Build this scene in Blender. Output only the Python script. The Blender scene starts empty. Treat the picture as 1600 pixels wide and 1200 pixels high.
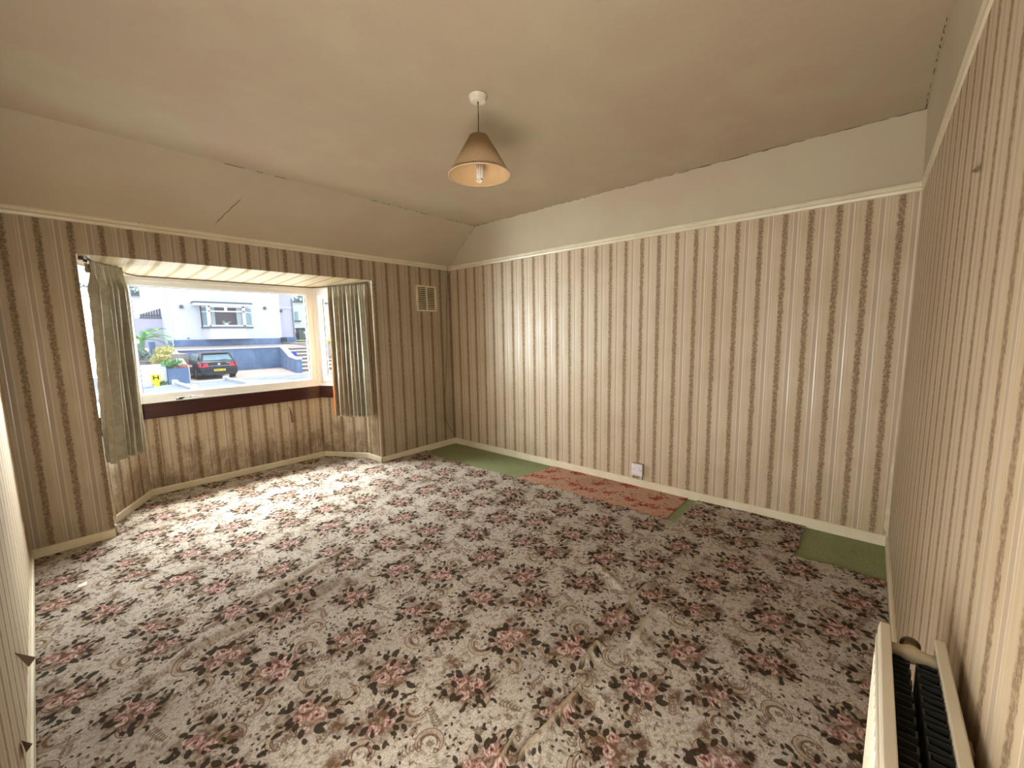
import bpy, bmesh, math, random
import numpy as np
from mathutils import Vector, Matrix
random.seed(7); RNG = np.random.RandomState(11)
SC = bpy.context.scene; COL = SC.collection
# ------------------------------------------------------------------ camera
FPX = 645.2; YAW, PIT, ROL = 0.8545, 0.1235, -0.0181
CAM = np.array([0.1606, 0.1717, 1.45])
fw = np.array([math.sin(YAW)*math.cos(PIT), math.cos(YAW)*math.cos(PIT), -math.sin(PIT)])
r_ = np.array([math.cos(YAW), -math.sin(YAW), 0.0]); u_ = np.cross(r_, fw)
rr = r_*math.cos(ROL)+u_*math.sin(ROL); uu = -r_*math.sin(ROL)+u_*math.cos(ROL)
cd = bpy.data.cameras.new('camera'); cam = bpy.data.objects.new('camera', cd); COL.objects.link(cam)
cd.sensor_width = 36; cd.lens = 36*FPX/1600; cd.clip_start = 0.01; cd.clip_end = 500
cam.matrix_world = Matrix(((rr[0], uu[0], -fw[0], CAM[0]), (rr[1], uu[1], -fw[1], CAM[1]), (rr[2], uu[2], -fw[2], CAM[2]), (0, 0, 0, 1)))
SC.camera = cam
def at(px, py, Y=None, X=None, Z=None):
    """point on the plane y=Y, x=X or z=Z that the photograph shows at a pixel"""
    d = fw+rr*(px-800)/FPX-uu*(py-600)/FPX
    ax, v = (1, Y) if Y is not None else ((0, X) if X is not None else (2, Z))
    return Vector(CAM+d*(v-CAM[ax])/d[ax])
def z3(x, y): return (190+x/4.706, 430+y/4.706)
# ------------------------------------------------------------------ light
W = bpy.data.worlds.new('sky'); SC.world = W; W.use_nodes = True
W.node_tree.nodes['Background'].inputs[0].default_value = (0.86, 0.93, 1.0, 1)
W.node_tree.nodes['Background'].inputs[1].default_value = 1.25
def lamp(name, kind, loc, target, energy, color, sx=1, sy=1, angle=0.1):
    l = bpy.data.lights.new(name, kind); l.energy = energy; l.color = color
    if kind == 'AREA': l.shape = 'RECTANGLE'; l.size = sx; l.size_y = sy
    if kind == 'SUN': l.angle = angle
    o = bpy.data.objects.new(name, l); COL.objects.link(o); o.location = loc
    o.rotation_euler = (Vector(target)-Vector(loc)).to_track_quat('-Z', 'Y').to_euler()
    return o
lamp('sun', 'SUN', (0, 20, 20), (-1.2, 17.4, 13.2), 1.7, (1.0, 0.92, 0.78), angle=0.10)
lamp('sky_light_over_window', 'AREA', (1.55, 6.9, 3.9), (1.6, 1.5, 2.4), 1150, (0.93, 0.97, 1.0), 3.4, 2.2)
lamp('street_bounce_light', 'AREA', (1.55, 6.9, 0.40), (1.7, 2.5, 2.2), 40, (1.0, 0.96, 0.88), 3.4, 0.55)
lamp('sky_light_west', 'AREA', (-1.7, 7.5, 1.45), (3.2, 2.8, 0.9), 430, (0.90, 0.95, 1.0), 2.4, 2.4)
lamp('sky_light_east', 'AREA', (5.6, 7.2, 2.0), (0.6, 1.2, 1.2), 1150, (0.94, 0.97, 1.0), 2.4, 2.4)
lamp('added_fill_light', 'AREA', (0.012, 0.78, 1.15), (3.0, 1.5, 1.75), 42, (1.0, 0.97, 0.93), 0.8, 1.7)  # added fill lamp in front of the closed west wall, lifts the room
vs = SC.view_settings
vs.view_transform = 'Standard'; vs.look = 'None'; vs.gamma = 1; vs.exposure = 1.2; vs.use_curve_mapping = False
SC.cycles.max_bounces = 10; SC.cycles.diffuse_bounces = 6; SC.cycles.transparent_max_bounces = 16
SC.cycles.sample_clamp_indirect = 6
# ------------------------------------------------------------------ node helper
class S:
    def __init__(s, t, k): s.t = t; s.k = k
    def m(s, op, *a, clamp=False):
        n = s.t.nodes.new('ShaderNodeMath'); n.operation = op; n.use_clamp = clamp
        for i, v in enumerate((s,)+a):
            if isinstance(v, S): s.t.links.new(v.k, n.inputs[i])
            else: n.inputs[i].default_value = v
        return S(s.t, n.outputs[0])
    def __add__(s, o): return s.m('ADD', o)
    def __sub__(s, o): return s.m('SUBTRACT', o)
    def __mul__(s, o): return s.m('MULTIPLY', o)
    def __truediv__(s, o): return s.m('DIVIDE', o)
    def abs(s): return s.m('ABSOLUTE')
    def min(s, o): return s.m('MINIMUM', o)
    def max(s, o): return s.m('MAXIMUM', o)
    def step(s, a, b, lo=0.0, hi=1.0):
        n = s.t.nodes.new('ShaderNodeMapRange'); n.interpolation_type = 'SMOOTHSTEP'
        s.t.links.new(s.k, n.inputs[0])
        if a > b: a, b, lo, hi = b, a, hi, lo
        for i, v in zip((1, 2, 3, 4), (a, b, lo, hi)): n.inputs[i].default_value = v
        return S(s.t, n.outputs[0])
class M:
    def __init__(s, name, rough=0.6, spec=0.4, color=(0.5, 0.5, 0.5), metal=0.0):
        s.mat = bpy.data.materials.new(name); s.mat.use_nodes = True; s.t = s.mat.node_tree
        s.b = s.t.nodes['Principled BSDF']; s.b.inputs['Roughness'].default_value = rough
        s.b.inputs['Specular IOR Level'].default_value = spec; s.b.inputs['Metallic'].default_value = metal
        s.b.inputs['Base Color'].default_value = (*color, 1)
    def sock(s, k): return S(s.t, k)
    def coord(s, kind='Object'): return s.t.nodes.new('ShaderNodeTexCoord').outputs[kind]
    def pos(s): return s.t.nodes.new('ShaderNodeNewGeometry').outputs['Position']
    def sep(s, k):
        n = s.t.nodes.new('ShaderNodeSeparateXYZ'); s.t.links.new(k, n.inputs[0]); return [S(s.t, o) for o in n.outputs]
    def vec(s, *a):
        n = s.t.nodes.new('ShaderNodeCombineXYZ')
        for i, v in enumerate(a):
            if isinstance(v, S): s.t.links.new(v.k, n.inputs[i])
            else: n.inputs[i].default_value = v
        return n.outputs[0]
    def noise(s, k, scale=5, detail=3, rough=0.55, dist=0.0):
        n = s.t.nodes.new('ShaderNodeTexNoise'); s.t.links.new(k, n.inputs['Vector'])
        n.inputs['Scale'].default_value = scale; n.inputs['Detail'].default_value = detail
        n.inputs['Roughness'].default_value = rough; n.inputs['Distortion'].default_value = dist
        return S(s.t, n.outputs['Fac'])
    def attr(s, name):
        n = s.t.nodes.new('ShaderNodeAttribute'); n.attribute_name = name
        q = s.t.nodes.new('ShaderNodeSeparateColor'); s.t.links.new(n.outputs['Color'], q.inputs[0])
        return [S(s.t, o) for o in q.outputs]+[S(s.t, n.outputs['Alpha'])]
    def mix(s, f, a, b):
        n = s.t.nodes.new('ShaderNodeMix'); n.data_type = 'RGBA'
        if isinstance(f, S): s.t.links.new(f.k, n.inputs[0])
        else: n.inputs[0].default_value = f
        for i, v in ((6, a), (7, b)):
            if isinstance(v, tuple): n.inputs[i].default_value = (*v, 1)
            else: s.t.links.new(v, n.inputs[i])
        return n.outputs[2]
    def color(s, k): s.t.links.new(k, s.b.inputs['Base Color']); return s
    def rough(s, k): s.t.links.new(k.k, s.b.inputs['Roughness']); return s
    def bump(s, h, strength=0.3, dist=0.01):
        n = s.t.nodes.new('ShaderNodeBump'); n.inputs['Strength'].default_value = strength; n.inputs['Distance'].default_value = dist
        s.t.links.new(h.k, n.inputs['Height']); s.t.links.new(n.outputs[0], s.b.inputs['Normal']); return s
def srgb(r, g, b):
    f = lambda c: (c/255/12.92) if c/255 <= 0.04045 else ((c/255+0.055)/1.055)**2.4
    return (f(r), f(g), f(b))
_mats = {}
def plain(name, c, rough=0.5, spec=0.4, metal=0.0, var=0.12, scale=12, bump=0.0):
    if name in _mats: return _mats[name]
    m = M(name, rough, spec, c, metal)
    n = m.noise(m.coord(), scale, 4)
    m.color(m.mix(n.step(0.3, 0.7), tuple(x*(1-var) for x in c), tuple(min(1, x*(1+var)) for x in c)))
    if bump: m.bump(m.noise(m.coord(), scale*6, 3), bump, 0.004)
    _mats[name] = m.mat; return m.mat
# ------------------------------------------------------------------ mesh helpers
class MB:
    def __init__(s): s.v = []; s.f = []
    def add(s, vs_, fs):
        o = len(s.v); s.v += [tuple(x) for x in vs_]; s.f += [tuple(i+o for i in f) for f in fs]; return s
    def box(s, a, b, R=None):
        (x0, y0, z0), (x1, y1, z1) = a, b
        vs_ = [(x0, y0, z0), (x1, y0, z0), (x1, y1, z0), (x0, y1, z0), (x0, y0, z1), (x1, y0, z1), (x1, y1, z1), (x0, y1, z1)]
        if R is not None: vs_ = [R @ Vector(v) for v in vs_]
        return s.add(vs_, [(0, 3, 2, 1), (4, 5, 6, 7), (0, 1, 5, 4), (1, 2, 6, 5), (2, 3, 7, 6), (3, 0, 4, 7)])
    def prism(s, poly, d):
        n = len(poly); d = Vector(d); p = [Vector(q) for q in poly]
        fs = [tuple(range(n)), tuple(reversed(range(n, 2*n)))]+[(i, i+n, (i+1) % n+n, (i+1) % n) for i in range(n)]
        return s.add(p+[q+d for q in p], fs)
    def tube(s, pts, r, n=10, cap=True):
        pts = [Vector(p) for p in pts]; rs = r if isinstance(r, (list, tuple)) else [r]*len(pts)
        o = []; up = Vector((0, 0, 1))
        for i, p in enumerate(pts):
            t = (pts[min(i+1, len(pts)-1)]-pts[max(i-1, 0)]).normalized()
            a = t.cross(up)
            if a.length < 0.05: a = t.cross(Vector((0, 1, 0)))
            a.normalize(); b = t.cross(a)
            o += [p+(a*math.cos(2*math.pi*k/n)+b*math.sin(2*math.pi*k/n))*rs[i] for k in range(n)]
        fs = [(i*n+k, i*n+(k+1) % n, (i+1)*n+(k+1) % n, (i+1)*n+k) for i in range(len(pts)-1) for k in range(n)]
        if cap: fs += [tuple(reversed(range(n))), tuple(range((len(pts)-1)*n, len(pts)*n))]
        return s.add(o, fs)
    def lathe(s, prof, c, n=32, closed=False):
        o = [(c[0]+r*math.cos(2*math.pi*k/n), c[1]+r*math.sin(2*math.pi*k/n), c[2]+z) for r, z in prof for k in range(n)]
        m = len(prof); fs = [(i*n+k, i*n+(k+1) % n, ((i+1) % m)*n+(k+1) % n, ((i+1) % m)*n+k) for i in range(m if closed else m-1) for k in range(n)]
        if not closed:
            if prof[0][0] > 1e-5: fs.append(tuple(reversed(range(n))))
            if prof[-1][0] > 1e-5: fs.append(tuple(range((m-1)*n, m*n)))
        return s.add(o, fs)
    def build(s, name, mat, parent=None, bevel=0.0, smooth=False):
        me = bpy.data.meshes.new(name); me.from_pydata(s.v, [], s.f)
        bm = bmesh.new(); bm.from_mesh(me)
        if bevel: bmesh.ops.bevel(bm, geom=[e for e in bm.edges if len(e.link_faces) == 2 and e.calc_face_angle(0) > 0.5], offset=bevel, segments=2, profile=0.5, affect='EDGES', clamp_overlap=True)
        bmesh.ops.recalc_face_normals(bm, faces=bm.faces)
        for f in bm.faces: f.smooth = smooth
        bm.to_mesh(me); bm.free()
        if mat: me.materials.append(mat)
        o = bpy.data.objects.new(name, me); COL.objects.link(o)
        if parent is not None: o.parent = parent
        return o
def box(name, a, b, mat, parent=None, bevel=0.0, R=None): return MB().box(a, b, R).build(name, mat, parent, bevel)
def empty(name, loc=(0, 0, 0)):
    o = bpy.data.objects.new(name, None); COL.objects.link(o); o.location = loc; return o
def thing(name, label, cat, group=None, o=None):
    o = o or empty(name); o['label'] = label; o['category'] = cat
    if group: o['group'] = group
    return o
def struct(o): o['kind'] = 'structure'; return o
def settle(root, base):
    """put the empty at the thing's base; its parts keep their places"""
    base = Vector(base); root.location = base
    for c in root.children: c.location = Vector(c.location)-base
    return root
def copy_tree(o, parent=None):
    c = o.copy(); COL.objects.link(c); c.parent = parent
    for ch in list(o.children): copy_tree(ch, c)
    return c
# ------------------------------------------------------------------ room dimensions
LX, LY, ZR, ZT, ZC = 3.7453, 4.3168, 2.247, 2.302, 2.619
SK, ST = 0.066, 0.015
B0, B1, B2, B3 = (0.375, 4.51), (0.735, 5.135), (2.345, 5.10), (2.632, 4.60)
OX0, OX1, OZ, SOF = 0.412, 2.632, 2.04, 1.995
SILL = 0.872
# ------------------------------------------------------------------ wallpaper
def wallpaper(name, grime=0.0, tone=1.0, yellow=0.0):
    m = M(name, 0.5, 0.35)
    uv = m.coord('UV'); u, v, _ = m.sep(uv)
    P = 0.1512
    ph = (u/P+0.5).m('FRACT')-0.5; s = ph*P; a = s.abs()
    blotch = m.noise(m.vec(u, v, 0.0), 2.2, 3)
    fine = m.noise(m.vec(u*330, v*3.0, 0.0), 1.0, 2)
    speck = m.noise(m.vec(u*260, v*150, 3.0), 1.0, 3, 0.7)
    speck2 = m.noise(m.vec(u*40, v*26, 7.0), 1.0, 3, 0.6)
    edge = m.noise(m.vec(u*55, v*42, 2.0), 1.0, 3, 0.65)
    spk = m.noise(m.vec(u*85, v*75, 4.0), 1.0, 3, 0.7)
    soft = a.step(0.030, 0.004)
    rag = a+(edge-0.5)*0.040+(speck-0.5)*0.012
    core = rag.step(0.0185, 0.0125)*(spk.step(0.38, 0.55)*0.7+speck.step(0.36, 0.55)*0.3+0.15)
    am = (ph.abs()-0.5).abs()*P                        # distance from the middle of the pale field
    sm = ((u/P).m('FRACT')-0.5)*P                      # signed, 0 in the middle
    line = sm.abs().step(0.0034, 0.0018)
    taupe = (sm-0.013).abs().step(0.012, 0.008)*0.6
    l2 = (sm-0.0285).abs().step(0.0022, 0.0010)*0.7
    l3 = (sm+0.016).abs().step(0.0020, 0.0008)*0.5
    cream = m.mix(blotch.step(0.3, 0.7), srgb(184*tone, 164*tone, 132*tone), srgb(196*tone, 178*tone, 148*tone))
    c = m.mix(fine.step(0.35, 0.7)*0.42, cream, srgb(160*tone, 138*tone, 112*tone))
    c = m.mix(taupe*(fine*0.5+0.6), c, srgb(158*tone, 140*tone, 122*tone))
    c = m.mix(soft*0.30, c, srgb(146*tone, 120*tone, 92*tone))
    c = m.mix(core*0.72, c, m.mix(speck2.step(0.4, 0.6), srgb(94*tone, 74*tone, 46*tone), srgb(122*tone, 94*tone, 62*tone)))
    c = m.mix((line.max(l2).max(l3))*0.8, c, srgb(226*tone, 214*tone, 192*tone))
    if grime:
        g = m.noise(m.vec(u*1.0, v*0.6, 5.0), 5.0, 6, 0.72)
        gs = m.noise(m.vec(u*60, v*5, 1.0), 1.0, 4, 0.7)
        low = v.step(0.75, 0.1)*0.22
        gm = (g+low).step(0.56, 0.80)*grime
        c = m.mix(gm*(gs.step(0.3, 0.6)*0.45+0.25), c, srgb(92, 70, 46))
        d = m.noise(m.vec(u*1.3, v*1.3, 9.0), 22.0, 5, 0.75)
        c = m.mix((d+low*0.45).step(0.62, 0.78)*grime*0.5, c, srgb(80, 62, 44))
    if yellow: c = m.mix(yellow, c, srgb(196, 178, 112))
    m.color(c)
    r = (line.max(l2*0.8))*(-0.34)+0.52
    r2 = r+(soft*0.25)+(fine-0.5)*0.1
    m.rough(r2)
    m.b.inputs['Specular IOR Level'].default_value = 0.45
    m.bump(fine*0.4+line*0.6+core*0.5, 0.25, 0.0012)
    return m.mat
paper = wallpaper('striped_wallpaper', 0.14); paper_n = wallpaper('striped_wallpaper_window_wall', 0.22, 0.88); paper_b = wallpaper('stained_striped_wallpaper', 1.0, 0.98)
def slab(name, poly, out, udir, uoff, mat, parent=None, vdir=(0, 0, 1), th=0.08):
    """wall piece: inner polygon, thickness th along 'out', UV u along udir (m), v along vdir"""
    n = len(poly); p = [Vector(q) for q in poly]; d = Vector(out)*th; allp = p+[q+d for q in p]
    fs = [tuple(range(n)), tuple(reversed(range(n, 2*n)))]+[(i, i+n, (i+1) % n+n, (i+1) % n) for i in range(n)]
    o = MB().add(allp, fs).build(name, mat, parent)
    me = o.data; uvl = me.uv_layers.new(name='UVMap'); U = Vector(udir); V = Vector(vdir)
    for l in me.loops:
        co = me.vertices[l.vertex_index].co; uvl.data[l.index].uv = (co.dot(U)+uoff, co.dot(V))
    return o
WZ = ZR+0.03
uA = -0.0995
# north wall (window wall): one object, opening cut out
def wall_north():
    x0, x1 = -0.08, LX+0.08; y = LY
    pieces = [[(x0, y, -.05), (OX0, y, -.05), (OX0, y, OZ), (x0, y, OZ)], [(OX1, y, -.05), (x1, y, -.05), (x1, y, OZ), (OX1, y, OZ)], [(x0, y, OZ), (x1, y, OZ), (x1, y, WZ), (x0, y, WZ)]]
    mb = MB()
    for q in pieces: mb.prism(q, (0, 0.08, 0))
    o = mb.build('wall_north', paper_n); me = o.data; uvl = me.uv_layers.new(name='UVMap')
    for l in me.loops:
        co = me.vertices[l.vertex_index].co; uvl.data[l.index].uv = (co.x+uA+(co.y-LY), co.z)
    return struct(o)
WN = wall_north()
WE = struct(slab('wall_east', [(LX, LY+.08, -.05), (LX, -.08, -.05), (LX, -.08, WZ), (LX, LY+.08, WZ)], (1, 0, 0), (0, 1, 0), -0.086, paper))
WS = struct(slab('wall_south', [(-.08, 0, -.05), (LX+.08, 0, -.05), (LX+.08, 0, ZC+.05), (-.08, 0, ZC+.05)], (0, -1, 0), (1, 0, 0), -0.042, paper))
WWs = struct(slab('wall_west', [(0, -.08, -.05), (0, LY+.08, -.05), (0, LY+.08, ZC+.05), (0, -.08, ZC+.05)], (-1, 0, 0), (0, 1, 0), -0.03, paper))
def bay(name, a, b, z0, z1, uoff):
    A = Vector((a[0], a[1], 0)); B = Vector((b[0], b[1], 0)); t = (B-A).normalized(); out = Vector((-t.y, t.x, 0))
    return struct(slab(name, [(a[0], a[1], z0), (b[0], b[1], z0), (b[0], b[1], z1), (a[0], a[1], z1)], out, t, uoff-A.dot(t), paper_b, th=0.10))
bay('wall_bay_north', B1, B2, -.05, 0.86, -0.085)
bay('wall_bay_west', B0, B1, -.05, 0.86, 0.02)
bay('wall_bay_east', B2, B3, -.05, 0.86, 0.045)
bay('wall_bay_return_west', (OX0, LY+.08), B0, -.05, SOF+.04, 0.03)
bay('wall_bay_return_east', B3, (OX1, LY+.08), -.05, SOF+.04, 0.09)
# soffit of the bay, papered, sloping slightly down to the window
so = slab('ceiling_bay_soffit', [(OX0-.02, LY+.003, OZ), (OX1+.02, LY+.003, OZ), (B3[0]+.02, B3[1], 2.018), (B2[0]+.12, B2[1]+.14, SOF), (B1[0]-.12, B1[1]+.14, SOF), (B0[0]-.02, B0[1], 2.018)], (0, 0, 1), (1, 0, 0), uA, wallpaper('yellowed_soffit_wallpaper', 0.0, 0.98, 0.35), None, (0, 1, 0), 0.06)
struct(so)
# exterior shell above the bay so that daylight enters through the glass only
struct(box('wall_outer_head', (-0.4, LY+.09, SOF+.05), (LX+.4, LY+.95, SOF+.6), plain('render_outer', srgb(200, 196, 186))))
# ------------------------------------------------------------------ plaster
pl = M('old_ceiling_plaster', 0.75, 0.25)
pp = pl.pos(); n1 = pl.noise(pp, 0.9, 3, 0.5, 0.6); n2 = pl.noise(pp, 2.3, 4); n3 = pl.noise(pp, 40, 4)
c = pl.mix(n1.step(0.35, 0.65), srgb(176, 162, 136), srgb(176, 156, 132))
c = pl.mix(n2.step(0.42, 0.75)*0.5, c, srgb(184, 174, 140))
c = pl.mix(n3.step(0.55, 0.9)*0.25, c, srgb(150, 132, 108))
sp = pl.noise(pp, 90, 2).step(0.78, 0.82); c = pl.mix(sp*0.3, c, srgb(90, 76, 60))
pl.color(c).bump(n2*1.0+n3*0.12, 0.35, 0.02); plaster = pl.mat
plc = M('frieze_plaster', 0.7, 0.25); pp = plc.pos(); n1 = plc.noise(pp, 1.6, 4); n3 = plc.noise(pp, 35, 4)
c = plc.mix(n1.step(0.35, 0.65), srgb(184, 172, 146), srgb(180, 164, 140)); c = plc.mix(n3.step(0.55, 0.9)*0.25, c, srgb(150, 135, 110))
plc.color(c).bump(n3*0.3+n1, 0.25, 0.01); plasterc = plc.mat
CA, CB, CC = 0.767, 0.2727, 0.028
ce = struct(MB().prism([(-.05, CC, ZC), (LX-CB, CC, ZC), (LX-CB, LY-CA, ZC), (-.05, LY-CA, ZC)], (0, 0, .06)).build('ceiling', plaster))
def cove(name, q, mat):
    # curved section between picture rail and flat ceiling: q = (low0, low1, high1, high0)
    l0, l1, h1, h0 = [Vector(p) for p in q]; mb = MB(); N = 8; P = []
    for i in range(N+1):
        t = i/N; bul = math.sin(math.pi*t)*0.012
        for a, b in ((l0, h0), (l1, h1)): P.append(a.lerp(b, t)+Vector((0, 0, bul)))
    fs = [(2*i, 2*i+1, 2*i+3, 2*i+2) for i in range(N)]
    P2 = [p+Vector((0, 0, .05)) for p in P]; k = len(P)
    fs += [tuple(reversed([j+k for j in f])) for f in fs]
    fs += [(0, 1, k+1, k)]+[(2*N+1, 2*N, k+2*N, k+2*N+1)]
    mb.add(P+P2, fs); return struct(mb.build(name, mat, None, 0, False))
cove('ceiling_slope_north', [(-.05, LY, ZT-.01), (LX, LY, ZT-.01), (LX-CB, LY-CA, ZC), (-.05, LY-CA, ZC)], plasterc)
cove('ceiling_slope_east', [(LX, LY, ZT-.01), (LX, 0, ZT-.01), (LX-CB, CC, ZC), (LX-CB, LY-CA, ZC)], plasterc)
cove('ceiling_frieze_south', [(LX, 0.006, ZT-.01), (-.05, 0.006, ZT-.01), (-.05, CC, ZC), (LX-CB, CC, ZC)], plasterc)
# cracks: narrow jagged open seams
crackm = plain('crack_shadow', srgb(70, 56, 42), 0.9, 0.1); lipm = plain('flaking_plaster_edge', srgb(206, 196, 170), 0.8, 0.2)
def crack(a, b, n, w, jit, mat, nrm=(0, 0, -1), drop=0.003, skip=0.0, name='ceiling_crack'):
    a, b = Vector(a), Vector(b); t = (b-a).normalized(); s = t.cross(Vector(nrm)).normalized(); up = Vector(nrm)*drop; mb = MB(); prev = None
    for i in range(n+1):
        p = a.lerp(b, i/n)+s*random.uniform(-jit, jit); ww = w*random.uniform(.15, 1)
        cur = (p+s*ww+up, p-s*ww+up, p-s*ww*0.4+up*0.2)
        if prev and random.random() > skip: mb.add([prev[0], cur[0], cur[1], prev[1], prev[2], cur[2]], [(0, 1, 2, 3), (3, 2, 5, 4)])
        prev = cur
    if mb.v: o = mb.build(name, mat, ce); return o
E_ = (LX-CB, LY-CA, ZC); E2_ = (LX-CB, CC, ZC)
crack(E_, E2_, 90, .0014, .002, crackm, skip=.45)
crack((LX-CB-.004, 2.6, ZC), (LX-CB-.004, .9, ZC), 60, .003, .004, lipm, skip=.5, drop=.002)
crack((LX-CB, .5, ZC), (LX-CB, .06, ZC), 16, .0022, .003, crackm, drop=.002)
crack((LX-CB-.01, 1.3, ZC), (LX-CB-.012, .55, ZC), 22, .0018, .004, crackm, skip=.35, drop=.002)
crack((LX-CB, CC+.01, ZC), (LX-CB-.9, CC+.01, ZC), 30, .002, .003, crackm, skip=.5)
crack((2.2, LY-CA, ZC), E_, 50, .0018, .002, crackm, skip=.5)
crack((1.05, LY-CA, ZC), (1.6, LY-CA, ZC), 14, .0018, .002, crackm, skip=.5)
p0, p1 = Vector((LX, LY, ZT)), Vector(E_)
crack(p0.lerp(p1, .15), p0.lerp(p1, .98), 24, .0014, .003, crackm, drop=.006, skip=.25, nrm=(-.5, -.3, -.8))
crack(p0.lerp(p1, .15), p0.lerp(p1, .8), 24, .003, .004, lipm, drop=.008, skip=.3, nrm=(-.5, -.3, -.8))
crack((1.18, LY-.02, ZT+.01), (1.30, LY-.46, ZT+.19), 12, .0018, .003, crackm, nrm=(0, -.4, -.9), drop=.004)
# ------------------------------------------------------------------ picture rail and skirting
wp = M('yellowed_gloss_paint', 0.35, 0.5); pp = wp.pos(); n1 = wp.noise(pp, 6, 4); n2 = wp.noise(pp, 60, 3)
c = wp.mix(n1.step(0.3, 0.7), srgb(206, 194, 162), srgb(216, 206, 178)); c = wp.mix(n2.step(0.68, 0.75)*0.5, c, srgb(120, 98, 70))
wp.color(c).bump(n2, .15, .002); gloss = wp.mat
def rail(name, a, b, inn):
    a, b, inn = Vector((*a, 0)), Vector((*b, 0)), Vector((*inn, 0)); prof = [(0, ZR), (.016, ZR+.004), (.02, ZR+.018), (.014, ZR+.03), (.024, ZR+.044), (.022, ZT), (0, ZT)]
    n = len(prof); P = [a+inn*d+Vector((0, 0, z)) for d, z in prof]+[b+inn*d+Vector((0, 0, z)) for d, z in prof]
    fs = [tuple(range(n)), tuple(reversed(range(n, 2*n)))]+[(i, (i+1) % n, (i+1) % n+n, i+n) for i in range(n)]
    return struct(MB().add(P, fs).build(name, gloss, None))
rail('trim_picture_rail_north', (0, LY), (LX, LY), (0, -1)); rail('trim_picture_rail_east', (LX, LY-.02), (LX, 0), (-1, 0))
rail('trim_picture_rail_south', (LX-.02, 0), (0, 0), (0, .45)); rail('trim_picture_rail_west', (0, .02), (0, LY-.02), (1, 0))
def skirt(name, a, b, m0=0, m1=0):
    """a->b with the room on the right-hand side; m0/m1 lengthen the front edge at the ends (mitre)"""
    A, B = Vector((*a, 0)), Vector((*b, 0)); t = (B-A).normalized(); inn = Vector((t.y, -t.x, 0))
    prof = [(0, -.03), (ST, -.03), (ST, SK-.006), (ST-.006, SK), (0, SK)]; n = len(prof)
    P = [A+inn*d-t*(m0*d/ST)+Vector((0, 0, z)) for d, z in prof]+[B+inn*d+t*(m1*d/ST)+Vector((0, 0, z)) for d, z in prof]
    fs = [tuple(reversed(range(n))), tuple(range(n, 2*n))]+[(i, i+n, (i+1) % n+n, (i+1) % n) for i in range(n)]
    return struct(MB().add(P, fs).build(name, gloss, None))
skirt('baseboard_north_west', (0, LY), (OX0+.001, LY), -ST, 0); skirt('baseboard_north_east', (OX1, LY), (LX, LY), ST*0, -ST)
skirt('baseboard_east', (LX, LY), (LX, 0), -ST, -ST); skirt('baseboard_south', (LX, 0), (0, 0), -ST, -ST); skirt('baseboard_west', (0, 0), (0, LY), -ST, -ST)
skirt('baseboard_bay_west', (OX0+.012, LY+.06), B0); skirt('baseboard_bay_north_west', B0, B1, 0, -.007); skirt('baseboard_bay_north', B1, B2, -.007, -.007)
skirt('baseboard_bay_north_east', B2, B3, -.007, 0); skirt('baseboard_bay_east', B3, (OX1, LY), 0, ST)
# ------------------------------------------------------------------ floor, green carpet, offcut
struct(box('floor', (-.1, -.1, -.09), (LX+.1, 5.25, -.03), plain('floorboards', srgb(110, 84, 58), .7)))
def pile(name, cols, sc=90, aniso=None):
    m = M(name, .95, .1); p = m.pos(); n = m.noise(p, sc, 4, .7); n2 = m.noise(p, 7, 3); n4 = m.noise(p, 34, 3, .6)
    c = m.mix(n.step(.35, .65), cols[0], cols[1]); c = m.mix(n4.step(.4, .65)*.6, c, cols[2]); c = m.mix(n2.step(.5, .8)*.4, c, cols[0])
    m.color(c).bump(n, .6, .006); return m
green = pile('green_carpet_pile', (srgb(104, 112, 78), srgb(166, 170, 128), srgb(134, 142, 100)), 150).mat
g = box('green_carpet', (2.9, ST, -.03), (LX-ST, LY-ST, -.006), green)
thing('', 'worn moss green carpet showing in patches along the long striped wall', 'carpet', None, g)
def patch_edge(mb, x0, x1, y0, y1, z, th, n=14):
    pts = []
    for i in range(n): pts.append((x0+(x1-x0)*i/n, y0+random.uniform(-.006, .006)))
    for i in range(n): pts.append((x1, y0+(y1-y0)*i/n))
    for i in range(n): pts.append((x1-(x1-x0)*i/n, y1+random.uniform(-.006, .006)))
    for i in range(n): pts.append((x0+random.uniform(-.006, .006), y1-(y1-y0)*i/n))
    return mb.prism([(a, b, z) for a, b in pts], (0, 0, th))
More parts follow.
